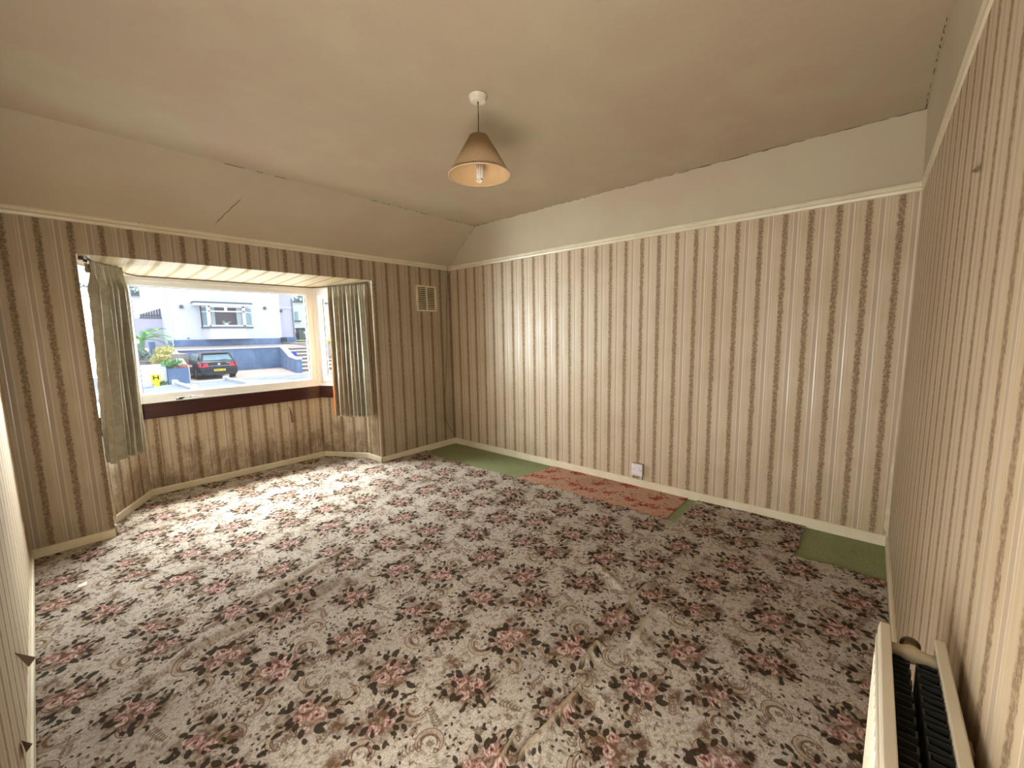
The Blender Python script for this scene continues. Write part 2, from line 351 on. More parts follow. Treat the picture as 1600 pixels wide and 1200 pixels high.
# ------------------------------------------------------------------ floral pattern tile (numpy)
def tile(T, n, seed, dense=True):
    R = np.random.RandomState(seed); g_ = (np.arange(n)+.5)/n*T; X, Y = np.meshgrid(g_, g_, indexing='ij')
    big = 1.0
    F = dict(leaf=np.full((n, n), big), rose=np.full((n, n), big), tone=np.zeros((n, n)), scroll=np.full((n, n), big), brown=np.full((n, n), big), haze=np.zeros((n, n)))
    def loc(cx, cy, a):
        dx = (X-cx+T/2) % T-T/2; dy = (Y-cy+T/2) % T-T/2
        return dx*math.cos(a)+dy*math.sin(a), -dx*math.sin(a)+dy*math.cos(a)
    def leaf(ch, cx, cy, a, L, w):
        u, v = loc(cx, cy, a); q = np.clip(1-(u/L)**2, 0, 1)
        sd = np.maximum(np.abs(v)-w*q**.8, np.abs(u)-L); F[ch] = np.minimum(F[ch], sd)
    def rose(cx, cy, rad, a):
        u, v = loc(cx, cy, a); r = np.hypot(u, v); th = np.arctan2(v, u)
        sd = r-rad*(1+.10*np.cos(5*th+.6)+.05*np.cos(9*th)); F['rose'] = np.minimum(F['rose'], sd)
        q = r/rad; sw = np.cos(2*math.pi*(q*2.1)+2.2*np.cos(3*th+q*4)+th)
        t = .62+.36*sw; t = np.where(q < .2, .05, t); t = t*(.7+.45*np.clip(.5+v/rad*.6, 0, 1)); t = np.where(q > .9, t*.6, t)
        F['tone'] = np.where(sd < .004, t, F['tone'])
    def haze(cx, cy, rad, k=1.0):
        u, v = loc(cx, cy, 0); F['haze'] = np.maximum(F['haze'], k*np.exp(-(u*u+v*v)/rad**2))
    def scroll(cx, cy, rad, a, flip=1, ch='scroll', w0=.0058):
        u, v = loc(cx, cy, a); v = v*flip; r = np.hypot(u, v); th = np.arctan2(v, u)
        for k in (-1, 0):
            t = th+2*math.pi*k*0; 
        f = np.clip((th+2.4)/4.6, 0, 1); w = w0*(.35+1.5*np.sin(math.pi*f)); lim = np.maximum(-2.4-th, th-2.2)*rad
        sd = np.maximum(np.abs(r-rad)-w, lim); F[ch] = np.minimum(F[ch], sd)
        F[ch] = np.minimum(F[ch], np.maximum(np.abs(r-rad*.66)-.0028*np.sin(math.pi*f), lim))
        for e in (-2.4, 2.2):
            ex, ey = rad*.86*math.cos(e), rad*.86*math.sin(e)*flip
            q = np.hypot(u-ex, v*flip-ey); F[ch] = np.minimum(F[ch], q-rad*.16)
    def spray(cx, cy, a, nl, L, w, ch='leaf', sp=.021):
        for i in range(nl):
            bx, by = cx+math.cos(a+.12*i)*sp*i, cy+math.sin(a+.12*i)*sp*i; sgn = 1 if i % 2 else -1
            leaf(ch, bx+math.cos(a+sgn*1.0)*L*1.1, by+math.sin(a+sgn*1.0)*L*1.1, a+sgn*.8, L*R.uniform(.85, 1.15), w)
        # stem
        u, v = loc(cx, cy, a); ln = sp*nl
        F['brown'] = np.minimum(F['brown'], np.maximum(np.abs(v-.5*u*u/.4)-.0009, np.maximum(-u, u-ln)))
    def fern(cx, cy, a, nl=7, sp=.014):
        for i in range(nl):
            L = .0125*(1-.5*i/nl)
            for sgn in (-1, 1):
                bx, by = cx+math.cos(a)*sp*i, cy+math.sin(a)*sp*i
                leaf('brown', bx+math.cos(a+sgn*.9)*L, by+math.sin(a+sgn*.9)*L, a+sgn*.9, L, .0036)
    def flower(cx, cy, r):
        for k in range(6): leaf('brown', cx+math.cos(k*1.047)*r*.7, cy+math.sin(k*1.047)*r*.7, k*1.047, r*.5, r*.24)
    if dense:
        cl_ = [(.11, .13, .3, 1.0), (.42, .06, 2.2, .85), (.72, .20, 4.1, 1.05), (.26, .42, 5.3, .95), (.58, .46, 1.1, 1.1), (.86, .55, 3.0, .85), (.10, .72, 2.6, 1.0), (.42, .76, .2, .9), (.70, .80, 4.9, 1.0)]
        for (cx, cy, a, K) in cl_:
            haze(cx, cy, .105*K); haze(cx+.07*K, cy-.05, .065, .9); haze(cx-.06, cy+.04, .06, .8); haze(cx+R.normal()*.09, cy+R.normal()*.09, .05, .9)
            d = lambda k, r0: (cx+math.cos(a+k)*r0*K, cy+math.sin(a+k)*r0*K*1.0)
            for i in range(19):
                k = i*.34+R.uniform(-.2, .2); p = d(k, R.uniform(.058, .125)); L = R.uniform(.016, .025)*K; leaf('leaf', p[0], p[1], a+k+R.uniform(-1, 1), L, L*R.uniform(.45, .62))
            for k in (R.uniform(0, 2), R.uniform(2, 4), R.uniform(4, 6)): p = d(k, .085); spray(p[0], p[1], a+k+R.uniform(-.5, .9), R.randint(4, 7), .012, .0062)
            for k, rd in ((0.4, .034), (2.5, .030), (4.6, .032))[:(3 if K > .9 else 2)]: p = d(k, .034+R.uniform(0, .012)); rose(p[0], p[1], rd*K*R.uniform(.85, 1.15), a+k)
            p = d(R.uniform(0, 6), .076); rose(p[0], p[1], .018, a)
        for i in range(20):
            cx, cy = (i % 5)*.184+R.uniform(0, .12), (i//5)*.23+R.uniform(0, .14); rd = R.uniform(.034, .060); scroll(cx, cy, rd, R.uniform(0, 6.3), R.choice((-1, 1))); haze(cx+R.normal()*.03, cy, rd*.8, .35)
        for i in range(24): fern((i % 5)*.184+R.uniform(0, .15), (i//5)*.184+R.uniform(0, .15), R.uniform(0, 6.3))
        for i in range(26): flower(R.uniform(0, T), R.uniform(0, T), R.uniform(.012, .020))
        for i in range(900): leaf('brown', R.uniform(0, T), R.uniform(0, T), R.uniform(0, 6.3), R.uniform(.005, .012), R.uniform(.0016, .0040))
        for i in range(34): spray(R.uniform(0, T), R.uniform(0, T), R.uniform(0, 6.3), 4, .009, .0045)
    else:
        for i in range(60): leaf('brown', R.uniform(0, T), R.uniform(0, T), R.uniform(0, 6.3), R.uniform(.006, .014), R.uniform(.002, .005))
        for i in range(8):
            cx, cy = R.uniform(0, T), R.uniform(0, T); rose(cx, cy, R.uniform(.022, .036), i); rose(cx+R.normal()*.04, cy+.03, .020, i); rose(cx+.03, cy-R.uniform(.02, .05), .015, i); haze(cx, cy, .08)
            spray(cx, cy+.04, R.uniform(0, 6), 5, .012, .006); spray(cx+.06, cy, R.uniform(0, 6), 5, .012, .006)
    return F
def sample(F, T, x, y, keys):
    n = F['leaf'].shape[0]; fx = (x/T*n-.5); fy = (y/T*n-.5); ix = np.floor(fx).astype(int); iy = np.floor(fy).astype(int); tx = fx-ix; ty = fy-iy
    out = []
    for k in keys:
        A = F[k]; a = A[ix % n, iy % n]*(1-tx)*(1-ty)+A[(ix+1) % n, iy % n]*tx*(1-ty)+A[ix % n, (iy+1) % n]*(1-tx)*ty+A[(ix+1) % n, (iy+1) % n]*tx*ty
        out.append(a)
    return out
TS = .92
F1 = tile(TS, 520, 5)
# wrinkles traced on the floor: (pixels of the ridge line, half width, height)
WR = [([(1019, 909), (990, 934), (972, 960), (959, 978)], .022, .028), ([(937, 1003), (920, 1026), (906, 1044)], .023, .034), ([(924, 1050), (905, 1080), (875, 1116), (844, 1153), (815, 1185), (805, 1210)], .024, .036),
      ([(1031, 947), (1006, 975), (987, 1006)], .022, .028), ([(784, 1059), (770, 1078), (753, 1097), (734, 1119)], .010, .012), ([(809, 1137), (794, 1169), (775, 1200)], .015, .022),
      ([(912, 856), (934, 881), (959, 906), (981, 931)], .022, .012), ([(250, 1050), (300, 1012), (350, 988), (390, 970), (433, 950), (500, 922), (540, 900)], .034, .030), ([(377, 943), (430, 920), (460, 905), (500, 880), (545, 857)], .028, .020),
      ([(771, 793), (796, 777), (827, 766)], .030, .020), ([(749, 759), (777, 749)], .030, .014), ([(918, 848), (946, 818), (959, 808)], .022, .014), ([(640, 760), (677, 745)], .028, .014),
      ([(959, 1056), (950, 1075)], .014, .012), ([(940, 1084), (925, 1100)], .014, .010), ([(990, 1062), (984, 1076)], .012, .010), ([(905, 850), (870, 858), (850, 875)], .02, .010), ([(700, 1195), (640, 1230)], .02, .01)]
def carpet():
    def axis(a, b, c0, c1):
        o = [a]; 
        while o[-1] < b: o.append(o[-1]+c0+(c1-c0)*min(1, max(0, (o[-1]-.6)/3.2)))
        return np.array(o)
    xs = axis(ST, LX-ST, .0048, .0078); ys = axis(ST, 5.12, .0048, .0085)
    X, Y = np.meshgrid(xs, ys, indexing='ij'); nx, ny = X.shape
    H = np.zeros_like(X); WE_ = np.zeros_like(X)
    for px, w, h in WR:
        P = [np.array(at(a, b, Z=0.012)[:2]) for a, b in px]; tot = sum(np.linalg.norm(P[i+1]-P[i]) for i in range(len(P)-1)); acc = 0; best = np.full_like(X, 9.0); tt = np.zeros_like(X); sg = np.zeros_like(X)
        for i in range(len(P)-1):
            a, b = P[i], P[i+1]; d = b-a; L = np.linalg.norm(d); t = np.clip(((X-a[0])*d[0]+(Y-a[1])*d[1])/L**2, 0, 1)
            D = np.hypot(X-a[0]-t*d[0], Y-a[1]-t*d[1]); sd = np.sign((X-a[0])*d[1]-(Y-a[1])*d[0]); k = D < best
            tt = np.where(k, (acc+t*L)/tot, tt); sg = np.where(k, sd, sg); best = np.where(k, D, best); acc += L
        wv = w*(1+.25*np.sin(tt*17+w*300)); env = np.clip(np.minimum(tt, 1-tt)*5+.35, 0, 1)
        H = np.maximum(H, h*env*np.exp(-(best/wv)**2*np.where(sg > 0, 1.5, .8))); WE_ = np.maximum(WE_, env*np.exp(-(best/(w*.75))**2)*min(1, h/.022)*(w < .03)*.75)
    H += .004*np.sin(X*5.1+1.3*np.sin(Y*3.7))*np.sin(Y*4.3+X)+.002*np.sin(X*17+Y*6)*np.sin(Y*13)
    Z = .004+np.clip(H+.002, 0, 1)
    wob = .012*np.sin(Y*9)+.006*np.sin(Y*31+1)
    keep = (X < 3.205+wob) | ((Y > .45+.006*np.sin(X*20)) & (Y < 1.212))
    def left(a, b, off=.012):   # inside test: point on the room side of the wall line a->b
        d = np.array(b)-np.array(a); L = np.hypot(*d); return ((X-a[0])*d[1]-(Y-a[1])*d[0])/L > off
    keep &= (Y < LY-ST*.6) | ((X > OX0+.012) & (X < OX1-ST) & left(B0, B1) & left(B1, B2) & left(B2, B3))
    keep &= ~((Y > LY-.03) & (X > 3.27)) & ~((Y > 2.7) & (X > 3.19+wob))
    keep |= (Y > 4.22) & (Y < LY-ST*.6) & (X < 3.26)
    u = X+.004*np.sin(Y*7); v = Y+.003*np.sin(X*6)
    lf, ro, tn, scr, br, hz = sample(F1, TS, u, v, ('leaf', 'rose', 'tone', 'scroll', 'brown', 'haze'))
    idx = -np.ones(X.size, int); kf = keep[:-1, :-1] & keep[1:, :-1] & keep[1:, 1:] & keep[:-1, 1:]
    g_ = np.arange(X.size).reshape(nx, ny); Q = np.stack([g_[:-1, :-1][kf], g_[1:, :-1][kf], g_[1:, 1:][kf], g_[:-1, 1:][kf]], 1)
    used = np.unique(Q); idx[used] = np.arange(len(used)); Q = idx[Q]
    V = np.stack([X.ravel()[used], Y.ravel()[used], Z.ravel()[used]], 1)
    # skirt round the rim gives the carpet its thickness
    e = np.concatenate([Q[:, [0, 1]], Q[:, [1, 2]], Q[:, [2, 3]], Q[:, [3, 0]]]); n0 = len(V); key = e[:, 0].astype(np.int64)*n0+e[:, 1]; rk = e[:, 1].astype(np.int64)*n0+e[:, 0]
    rim = e[~np.isin(key, rk)]; rv = np.unique(rim); low = -np.ones(n0, int); low[rv] = n0+np.arange(len(rv))
    V2 = V[rv].copy(); V2[:, 2] = -.008; V = np.concatenate([V, V2]); Q = np.concatenate([Q, np.stack([rim[:, 1], rim[:, 0], low[rim[:, 0]], low[rim[:, 1]]], 1)])
    me = bpy.data.meshes.new('floral_carpet'); me.vertices.add(len(V)); me.vertices.foreach_set('co', V.astype(np.float32).ravel())
    me.loops.add(Q.size); me.loops.foreach_set('vertex_index', Q.astype(np.int32).ravel()); me.polygons.add(len(Q)); me.polygons.foreach_set('loop_start', (np.arange(len(Q))*4).astype(np.int32))
    me.update(calc_edges=True); me.polygons.foreach_set('use_smooth', np.ones(len(Q), bool))
    for nm, ch in (('pattern_a', (lf, ro, tn, scr)), ('pattern_b', (br, hz, WE_, WE_))):
        at_ = me.attributes.new(nm, 'FLOAT_COLOR', 'POINT'); A = np.stack([c.ravel()[used] for c in ch], 1); A = np.concatenate([A, A[rv]]); at_.data.foreach_set('color', A.astype(np.float32).ravel())
    o = bpy.data.objects.new('floral_carpet', me); COL.objects.link(o); return o
def floral(name, cream, tan, pinks, leafc, warm=0.0):
    m = M(name, .95, .08); p = m.pos(); a, r, t, s = m.attr('pattern_a'); b, h, w, _ = m.attr('pattern_b')
    n = m.noise(p, 420, 3, .7); n2 = m.noise(p, 150, 3, .65); n3 = m.noise(p, 1.3, 4, .55); n4 = m.noise(p, 45, 3)
    j = (n2-.5)*.006+(n-.5)*.004
    c = m.mix(n2.step(.35, .62)*.55+n.step(.4, .7)*.3, cream, tan)
    c = m.mix(n3.step(.48, .72)*.40, c, tuple(x*.62 for x in tan))
    c = m.mix(n4.step(.50, .66)*.55, c, srgb(128, 104, 80))
    c = m.mix(h.step(.2, .9)*(n4.step(.35, .6)*.55+.42), c, srgb(106, 78, 54))
    c = m.mix((b+j).step(.0018, -.0008)*.75, c, srgb(104, 76, 58))
    c = m.mix((s+j*.5).step(.0012, -.0012)*.55, c, srgb(168, 146, 120))
    c = m.mix((s+j*.4+.0004).abs().step(.0024, .0008)*.85, c, srgb(104, 74, 56))
    pk = m.mix((t+(n-.5)*.25).step(.12, .42), pinks[0], pinks[1]); pk = m.mix((t+(n-.5)*.2).step(.45, .8), pk, pinks[2])
    c = m.mix((r+j).step(.002, -.002)*.92, c, pk)
    c = m.mix((a+j*.8).step(.0014, -.0014)*.93, c, m.mix(n2.step(.35, .65), leafc, tuple(x*1.9 for x in leafc)))
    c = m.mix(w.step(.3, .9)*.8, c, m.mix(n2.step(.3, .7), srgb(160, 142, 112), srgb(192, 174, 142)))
    m.color(c).bump(n*1.0+n2*1.0, .9, .006); return m.mat
fc = carpet(); fc.data.materials.append(floral('floral_carpet_pile', srgb(214, 205, 190), srgb(150, 130, 108), (srgb(96, 44, 46), srgb(164, 122, 110), srgb(208, 190, 174)), srgb(42, 34, 22)))
thing('', 'cream floral carpet with rose clusters and dark leaves, wrinkled across the room', 'carpet', None, fc)
# orange offcut
def offcut():
    T = .5; F = tile(T, 160, 23, False); n, k = 90, 230; xs = np.linspace(3.17, LX-ST, n); ys = np.linspace(1.285, 2.70, k); X, Y = np.meshgrid(xs, ys, indexing='ij')
    X2 = X.copy(); X2[:, :] += 0; Yb = Y+(.07*(3.73-X)/.5)*(Y > 0)*((Y-1.285)/1.415)
    ch = sample(F, T, X, Y*.9, ('leaf', 'rose', 'tone', 'scroll', 'brown', 'haze')); Z = .001+.0*X
    V = np.stack([X2.ravel(), Yb.ravel(), Z.ravel()], 1); g_ = np.arange(n*k).reshape(n, k); Q = np.stack([g_[:-1, :-1].ravel(), g_[1:, :-1].ravel(), g_[1:, 1:].ravel(), g_[:-1, 1:].ravel()], 1)
    me = bpy.data.meshes.new('carpet_offcut'); V2 = V.copy(); V2[:, 2] = -.0055; Vv = np.concatenate([V, V2])
    rim = list(g_[:, 0])+list(g_[-1, 1:])+list(g_[-2::-1, -1])+list(g_[0, -2:0:-1]); N = n*k
    F_ = [tuple(q) for q in Q.tolist()]+[(rim[(i+1) % len(rim)], rim[i], rim[i]+N, rim[(i+1) % len(rim)]+N) for i in range(len(rim))]
    me.from_pydata(Vv.tolist(), [], F_)
    for nm, c in (('pattern_a', (ch[0], ch[1], ch[2], ch[3])), ('pattern_b', (ch[4], ch[5]*.4, ch[5]*0, ch[5]*0))):
        a = me.attributes.new(nm, 'FLOAT_COLOR', 'POINT'); A = np.stack([q.ravel() for q in c], 1); a.data.foreach_set('color', np.concatenate([A, A]).astype(np.float32).ravel())
    o = bpy.data.objects.new('carpet_offcut', me); COL.objects.link(o)
    me.materials.append(floral('orange_carpet_pile', srgb(206, 166, 140), srgb(182, 132, 106), (srgb(120, 24, 24), srgb(160, 48, 40), srgb(206, 140, 120)), srgb(96, 44, 30)))
    return o
thing('', 'orange-pink carpet offcut with red flowers laid along the skirting', 'carpet offcut', None, offcut())
# litter
q = at(128, 915, Z=.012)
thing('', 'small white paper scrap on the carpet near the left wall', 'paper scrap', None, MB().prism([q+Vector(d) for d in ((-.02, -.012, 0), (.02, -.018, .003), (.024, .014, .012), (-.014, .016, .004))], (0, 0, .0012)).build('paper_scrap', plain('white_paper', srgb(225, 222, 212), .7)))
a, b = at(607, 838, Z=.012), at(620, 842, Z=.014)
thing('', 'thin pale wood splinter lying mid carpet', 'splinter', None, MB().tube([a, a.lerp(b, .5)+Vector((.004, 0, .001)), b], [.0015, .003, .0012], 6).build('wood_splinter', plain('pale_wood', srgb(222, 206, 176), .6)))
# ------------------------------------------------------------------ windows
upvc = plain('white_upvc', srgb(228, 226, 220), .3, .5, var=.02, scale=3)
gasket = plain('black_gasket', srgb(40, 44, 52), .6)
gm = bpy.data.materials.new('window_glass'); gm.use_nodes = True; t_ = gm.node_tree; t_.nodes.clear()
out = t_.nodes.new('ShaderNodeOutputMaterial'); mx = t_.nodes.new('ShaderNodeMixShader'); tr = t_.nodes.new('ShaderNodeBsdfTransparent'); gl = t_.nodes.new('ShaderNodeBsdfGlossy')
tr.inputs[0].default_value = (.97, .985, .99, 1); gl.inputs['Roughness'].default_value = .02
fr = t_.nodes.new('ShaderNodeLayerWeight'); fr.inputs[0].default_value = .5
t_.links.new((S(t_, fr.outputs['Facing']).m('POWER', 4.0)*.45+.025).k, mx.inputs[0]); t_.links.new(tr.outputs[0], mx.inputs[1]); t_.links.new(gl.outputs[0], mx.inputs[2]); dt = t_.nodes.new('ShaderNodeBsdfTranslucent'); m2 = t_.nodes.new('ShaderNodeMixShader'); m2.inputs[0].default_value = .0016   # faint translucent veil, added to haze and wash out the street view
t_.links.new(mx.outputs[0], m2.inputs[1]); t_.links.new(dt.outputs[0], m2.inputs[2]); t_.links.new(m2.outputs[0], out.inputs[0])
def frame_ring(mb, R, x0, x1, z0, z1, l, r, b, t, y0, y1, ch=.008):
    """rectangular ring with a chamfered inner front edge; local x along the wall, y outward"""
    o = [(x0, z0), (x1, z0), (x1, z1), (x0, z1)]; i1 = [(x0+l-ch, z0+b-ch), (x1-r+ch, z0+b-ch), (x1-r+ch, z1-t+ch), (x0+l-ch, z1-t+ch)]; i2 = [(x0+l, z0+b), (x1-r, z0+b), (x1-r, z1-t), (x0+l, z1-t)]
    P = [(x, y0, z) for x, z in o]+[(x, y0, z) for x, z in i1]+[(x, y0+ch, z) for x, z in i2]+[(x, y1, z) for x, z in i2]+[(x, y1, z) for x, z in o]
    fs = []
    for a in range(4):
        c = (a+1) % 4
        for L in range(4): fs.append((L*4+a, L*4+c, (L+1)*4+c, (L+1)*4+a))
        fs.append((16+a, 16+c, c, a))
    mb.add([R @ Vector(p) for p in P], fs)
def wmat(a, b):
    A = Vector((*a, 0)); t = (Vector((*b, 0))-A).normalized(); return Matrix.Translation(A) @ Matrix(((t.x, -t.y, 0, 0), (t.y, t.x, 0, 0), (0, 0, 1, 0), (0, 0, 0, 1))), (Vector((*b, 0))-A).length
def window(name, a, b, rings, sash=None):
    R, L = wmat(a, b); w = struct(empty(name)); l, r, bb, tt = rings
    mb = MB(); frame_ring(mb, R, 0, L, SILL, SOF+.01, l, r, bb, tt, .012, .075); frame_ring(mb, R, 0, L, SILL, SOF+.01, .02, .02, .03, .035, .004, .012, .003); mb.build('frame', upvc, w)
    x0, x1, z0, z1 = l, L-r, SILL+bb, SOF+.01-tt
    if sash:
        mb = MB(); frame_ring(mb, R, x0-.004, x1+.004, z0-.004, z1+.004, sash, sash, sash, sash, .000, .05); mb.build('sash', upvc, w); x0 += sash-.004; x1 -= sash-.004; z0 += sash-.004; z1 -= sash-.004
    mb = MB()
    if name != 'window_2': frame_ring(mb, R, x0-.001, x1+.001, z0-.001, z1+.001, .006, .006, .004, .004, .022, .03, .002); mb.build('gasket', gasket, w)
    box('glass', (x0, .030, z0), (x1, .034, z1), gm, w, 0, R)
    return w, R, (x0, x1, z0, z1)
w1, R1, g1 = window('window_1', B1, B2, (.030, .090, .082, .082))
w2, R2, g2 = window('window_2', B0, B1, (.04, .05, .06, .09), .036)
w3, R3, g3 = window('window_3', B2, B3, (.055, .03, .05, .085), .045)
def handle(R, x, z, w):
    h = MB().box((x-.011, -.012, z-.035), (x+.011, .001, z+.035), R).build('handle_plate', upvc, w, .003)
    mb = MB(); mb.box((x-.010, -.035, z-.010), (x+.010, -.010, z+.010), R); mb.box((x-.009, -.042, z-.012), (x+.085, -.030, z+.008), R)
    mb.build('handle', plain('handle_white', srgb(240, 240, 238), .25), w, .003)
handle(R3, g3[0]-.024, 1.43, w3); handle(R2, g2[1]+.024, 1.43, w2)
def post(name, c, tall=(SILL, SOF)):
    o = MB().tube([(c[0], c[1], tall[0]), (c[0], c[1], tall[1]+.02)], .036, 14).build(name, upvc, None); return struct(o)
post('trim_window_corner_west', (B1[0]-.012, B1[1]+.03)); post('trim_window_corner_east', (B2[0]+.012, B2[1]+.035))
# sill board: dark stained vertical apron with thin white ledge above
dk = M('dark_stained_wood', .28, .5); n1 = dk.noise(dk.vec(*[a*b for a, b in zip(dk.sep(dk.pos()), (3, 3, 60))]), 1.0, 4); dk.color(dk.mix(n1.step(.3, .7), srgb(44, 16, 12), srgb(66, 26, 20))); dkw = dk.mat
for nm, a, b, e0, e1 in (('window_sill_north', B1, B2, .006, .006), ('window_sill_west', B0, B1, 0, .004), ('window_sill_east', B2, B3, .004, 0)):
    R, L = wmat(a, b); root = struct(empty(nm))
    MB().add([R @ Vector(p) for p in ((-e0+.0, -.03, .728), (L+e1-.0, -.03, .728), (L, 0.0, .728), (0, 0.0, .728), (e0, -.03, .868), (L-e1, -.03, .868), (L, 0.0, .868), (0, 0.0, .868))], [(0, 3, 2, 1), (4, 5, 6, 7), (0, 1, 5, 4), (1, 2, 6, 5), (2, 3, 7, 6), (3, 0, 4, 7)]).build('apron_board', dkw, root)
    box('ledge', (.004, -.020, .866), (L-.004, .02, .880), upvc, root, .002, R)
p = at(281, 619, Y=5.095)
thing('', 'small dark metal catch on the ledge below the main window', 'window catch', None, MB().box((p.x-.028, 5.088, .880), (p.x+.02, 5.118, .892)).box((p.x-.008, 5.09, .888), (p.x+.035, 5.106, .902)).build('window_catch', plain('dark_bronze', srgb(52, 34, 28), .4), None, .003))
p = at(306, 618, Y=5.095)
mb = MB(); mb.tube([(p.x-.045, 5.10, .884), (p.x-.035, 5.10, .908), (p.x-.02, 5.10, .898), (p.x+.01, 5.10, .890), (p.x+.06, 5.10, .888)], .005, 8)
thing('', 'clear plastic curtain tie lying on the ledge beside the dark catch', 'curtain tie', None, mb.build('curtain_tie', plain('milky_plastic', srgb(206, 202, 206), .2, .6), None, 0, True))
# ------------------------------------------------------------------ curtain track and curtains
tracks = [Vector((.445, 4.37, 2.022)), Vector((.72, 4.92, 1.998)), Vector((.80, 4.99, 1.993)), Vector((2.27, 4.97, 1.993)), Vector((2.35, 4.90, 1.998)), Vector((2.615, 4.37, 2.022))]
rt = empty('curtain_track')
MB().tube(tracks, .006, 8).build('track_rail', plain('brown_track', srgb(78, 60, 42), .5), rt)
for i in range(6):
    k = tracks[0].lerp(tracks[1], .02+i*.012); MB().lathe([(.003, 0), (.006, -.012), (.003, -.024)], k, 8).build('glider', plain('brown_track', (0, 0, 0)), rt)
MB().box((.424, 4.352, 2.006), (.452, 4.388, 2.030)).build('end_bracket', plain('brown_track', (0, 0, 0)), rt, .003)
thing('', 'thin brown curtain track fixed round the bay soffit', 'curtain track', None, rt)
cu = M('silvery_damask_curtain', .38, .5); uvn = cu.coord('UV'); n1 = cu.noise(uvn, 7, 3, .5, 2.0); n2 = cu.noise(uvn, 300, 2)
cu.color(cu.mix(n1.step(.46, .54)*.5, srgb(156, 146, 120), srgb(176, 168, 146))); cu.rough(n1.step(.46, .54)*-.15+.45); cu.bump(n2, .15, .001)
cu.b.inputs['Sheen Weight'].default_value = .3
li = M('orange_curtain_lining', .8, .2); li.color(li.mix(li.noise(li.coord('UV'), 30, 2).step(.3, .7), srgb(206, 158, 98), srgb(220, 178, 122)))
tl = li.t.nodes.new('ShaderNodeBsdfTranslucent'); tl.inputs[0].default_value = (*srgb(234, 168, 96), 1); mxs = li.t.nodes.new('ShaderNodeMixShader'); mxs.inputs[0].default_value = .45
li.t.links.new(li.b.outputs[0], mxs.inputs[1]); li.t.links.new(tl.outputs[0], mxs.inputs[2]); li.t.links.new(mxs.outputs[0], li.t.nodes['Material Output'].inputs[0])
def curtain(name, path_top, path_bot, inward, ztop, zbot, nf, seed, amp, mat, parent, off=0.0, rag=0.0, th=.002, s0=0., s1=1., smax=1.0):
    rs = random.Random(seed); NU, NV = 260, 60; ph = [rs.uniform(0, 6.28) for _ in range(6)]; am = [rs.uniform(.5, 1.25) for _ in range(nf+3)]
    T0, T1 = [Vector((*p, 0)) for p in path_top]; C0, C1 = [Vector((*p, 0)) for p in path_bot]; P = []; UV = []
    inn = Vector((*inward, 0)).normalized()
    for j in range(NV+1):
        t = j/NV; z0 = ztop+(zbot-ztop)*t; pin = min(1, t/.12); g_ = .32+.68*pin**1.5*(1+.15*t)
        for i in range(NU+1):
            s = s0+(s1-s0)*i/NU; a = T0.lerp(T1, s); b = C0.lerp(C1, s); base = a.lerp(b, t**1.15)
            q = s*nf+.18*math.sin(s*7+ph[0])+.22*t*math.sin(s*4+ph[1]); k = int(q) % len(am); fr_ = q-math.floor(q); A = am[k]*(1-fr_)+am[(k+1) % len(am)]*fr_
            w = math.sin(2*math.pi*q); w2 = 2*abs(math.sin(math.pi*q*1.08+.25*math.sin(2.3*q)))**.75-1; fold = amp*A*g_*w2
            fine = .006*math.sin(2*math.pi*q*3.3+ph[2])*(1-pin)*1.2+.003*math.sin(q*9+t*8+ph[3])*pin
            tang = (T1-T0).normalized()*amp*.30*g_*math.sin(2*math.pi*q*1.08+.8)*pin
            P.append(base+inn*(fold+fine+off)+tang+Vector((0, 0, z0+rag*t*math.sin(s*9+ph[4])*.5))); UV.append((s*1.2, t*1.5))
    N1 = NU+1; fs = [(j*N1+i, j*N1+i+1, (j+1)*N1+i+1, (j+1)*N1+i) for j in range(NV) for i in range(NU)]
    o = MB().add(P, fs).build(name, mat, parent, 0, True)
    uvl = o.data.uv_layers.new(name='UVMap')
    arr = np.array([UV[l.vertex_index] for l in o.data.loops], np.float32); uvl.data.foreach_set('uv', arr.ravel())
    md = o.modifiers.new('thickness', 'SOLIDIFY'); md.thickness = th; md.offset = 0
    return o
tape = plain('heading_tape', srgb(150, 136, 112), .8)
cl = empty('curtain')
curtain('fabric', ((.474, 4.385), (.660, 4.665)), ((.424, 4.335), (.640, 4.600)), (.8, -.55), 2.012, .550, 5, 3, .056, cu.mat, cl, rag=.02)
curtain('lining', ((.53, 4.45), (.640, 4.66)), ((.50, 4.45), (.63, 4.62)), (.8, -.55), 1.97, .60, 3, 3, .006, tape, cl, off=-.055)
curtain('heading_tape', ((.452, 4.375), (.660, 4.665)), ((.452, 4.375), (.660, 4.665)), (.8, -.55), 1.99, 1.93, 7, 3, .020, tape, cl, off=-.006)
settle(cl, (.55, 4.5, .56)); thing('', 'long grey-gold satin curtain bunched at the left side of the bay', 'curtain', 'curtains of the bay window', cl)
cr = empty('curtain')
curtain('fabric', ((2.612, 4.38), (2.405, 4.84)), ((2.618, 4.372), (2.36, 4.74)), (-.85, -.5), 2.012, .535, 8, 9, .042, cu.mat, cr, rag=.015)
curtain('lining', ((2.612, 4.38), (2.400, 4.86)), ((2.618, 4.372), (2.345, 4.77)), (-.85, -.5), 1.995, .555, 8, 9, .042, li.mat, cr, off=-.020)
curtain('heading_tape', ((2.612, 4.38), (2.405, 4.84)), ((2.612, 4.38), (2.405, 4.84)), (-.85, -.5), 1.99, 1.93, 8, 9, .022, tape, cr, off=-.008)
settle(cr, (2.5, 4.6, .53)); thing('', 'grey-gold satin curtain with orange lining at the right side of the bay', 'curtain', 'curtains of the bay window', cr)
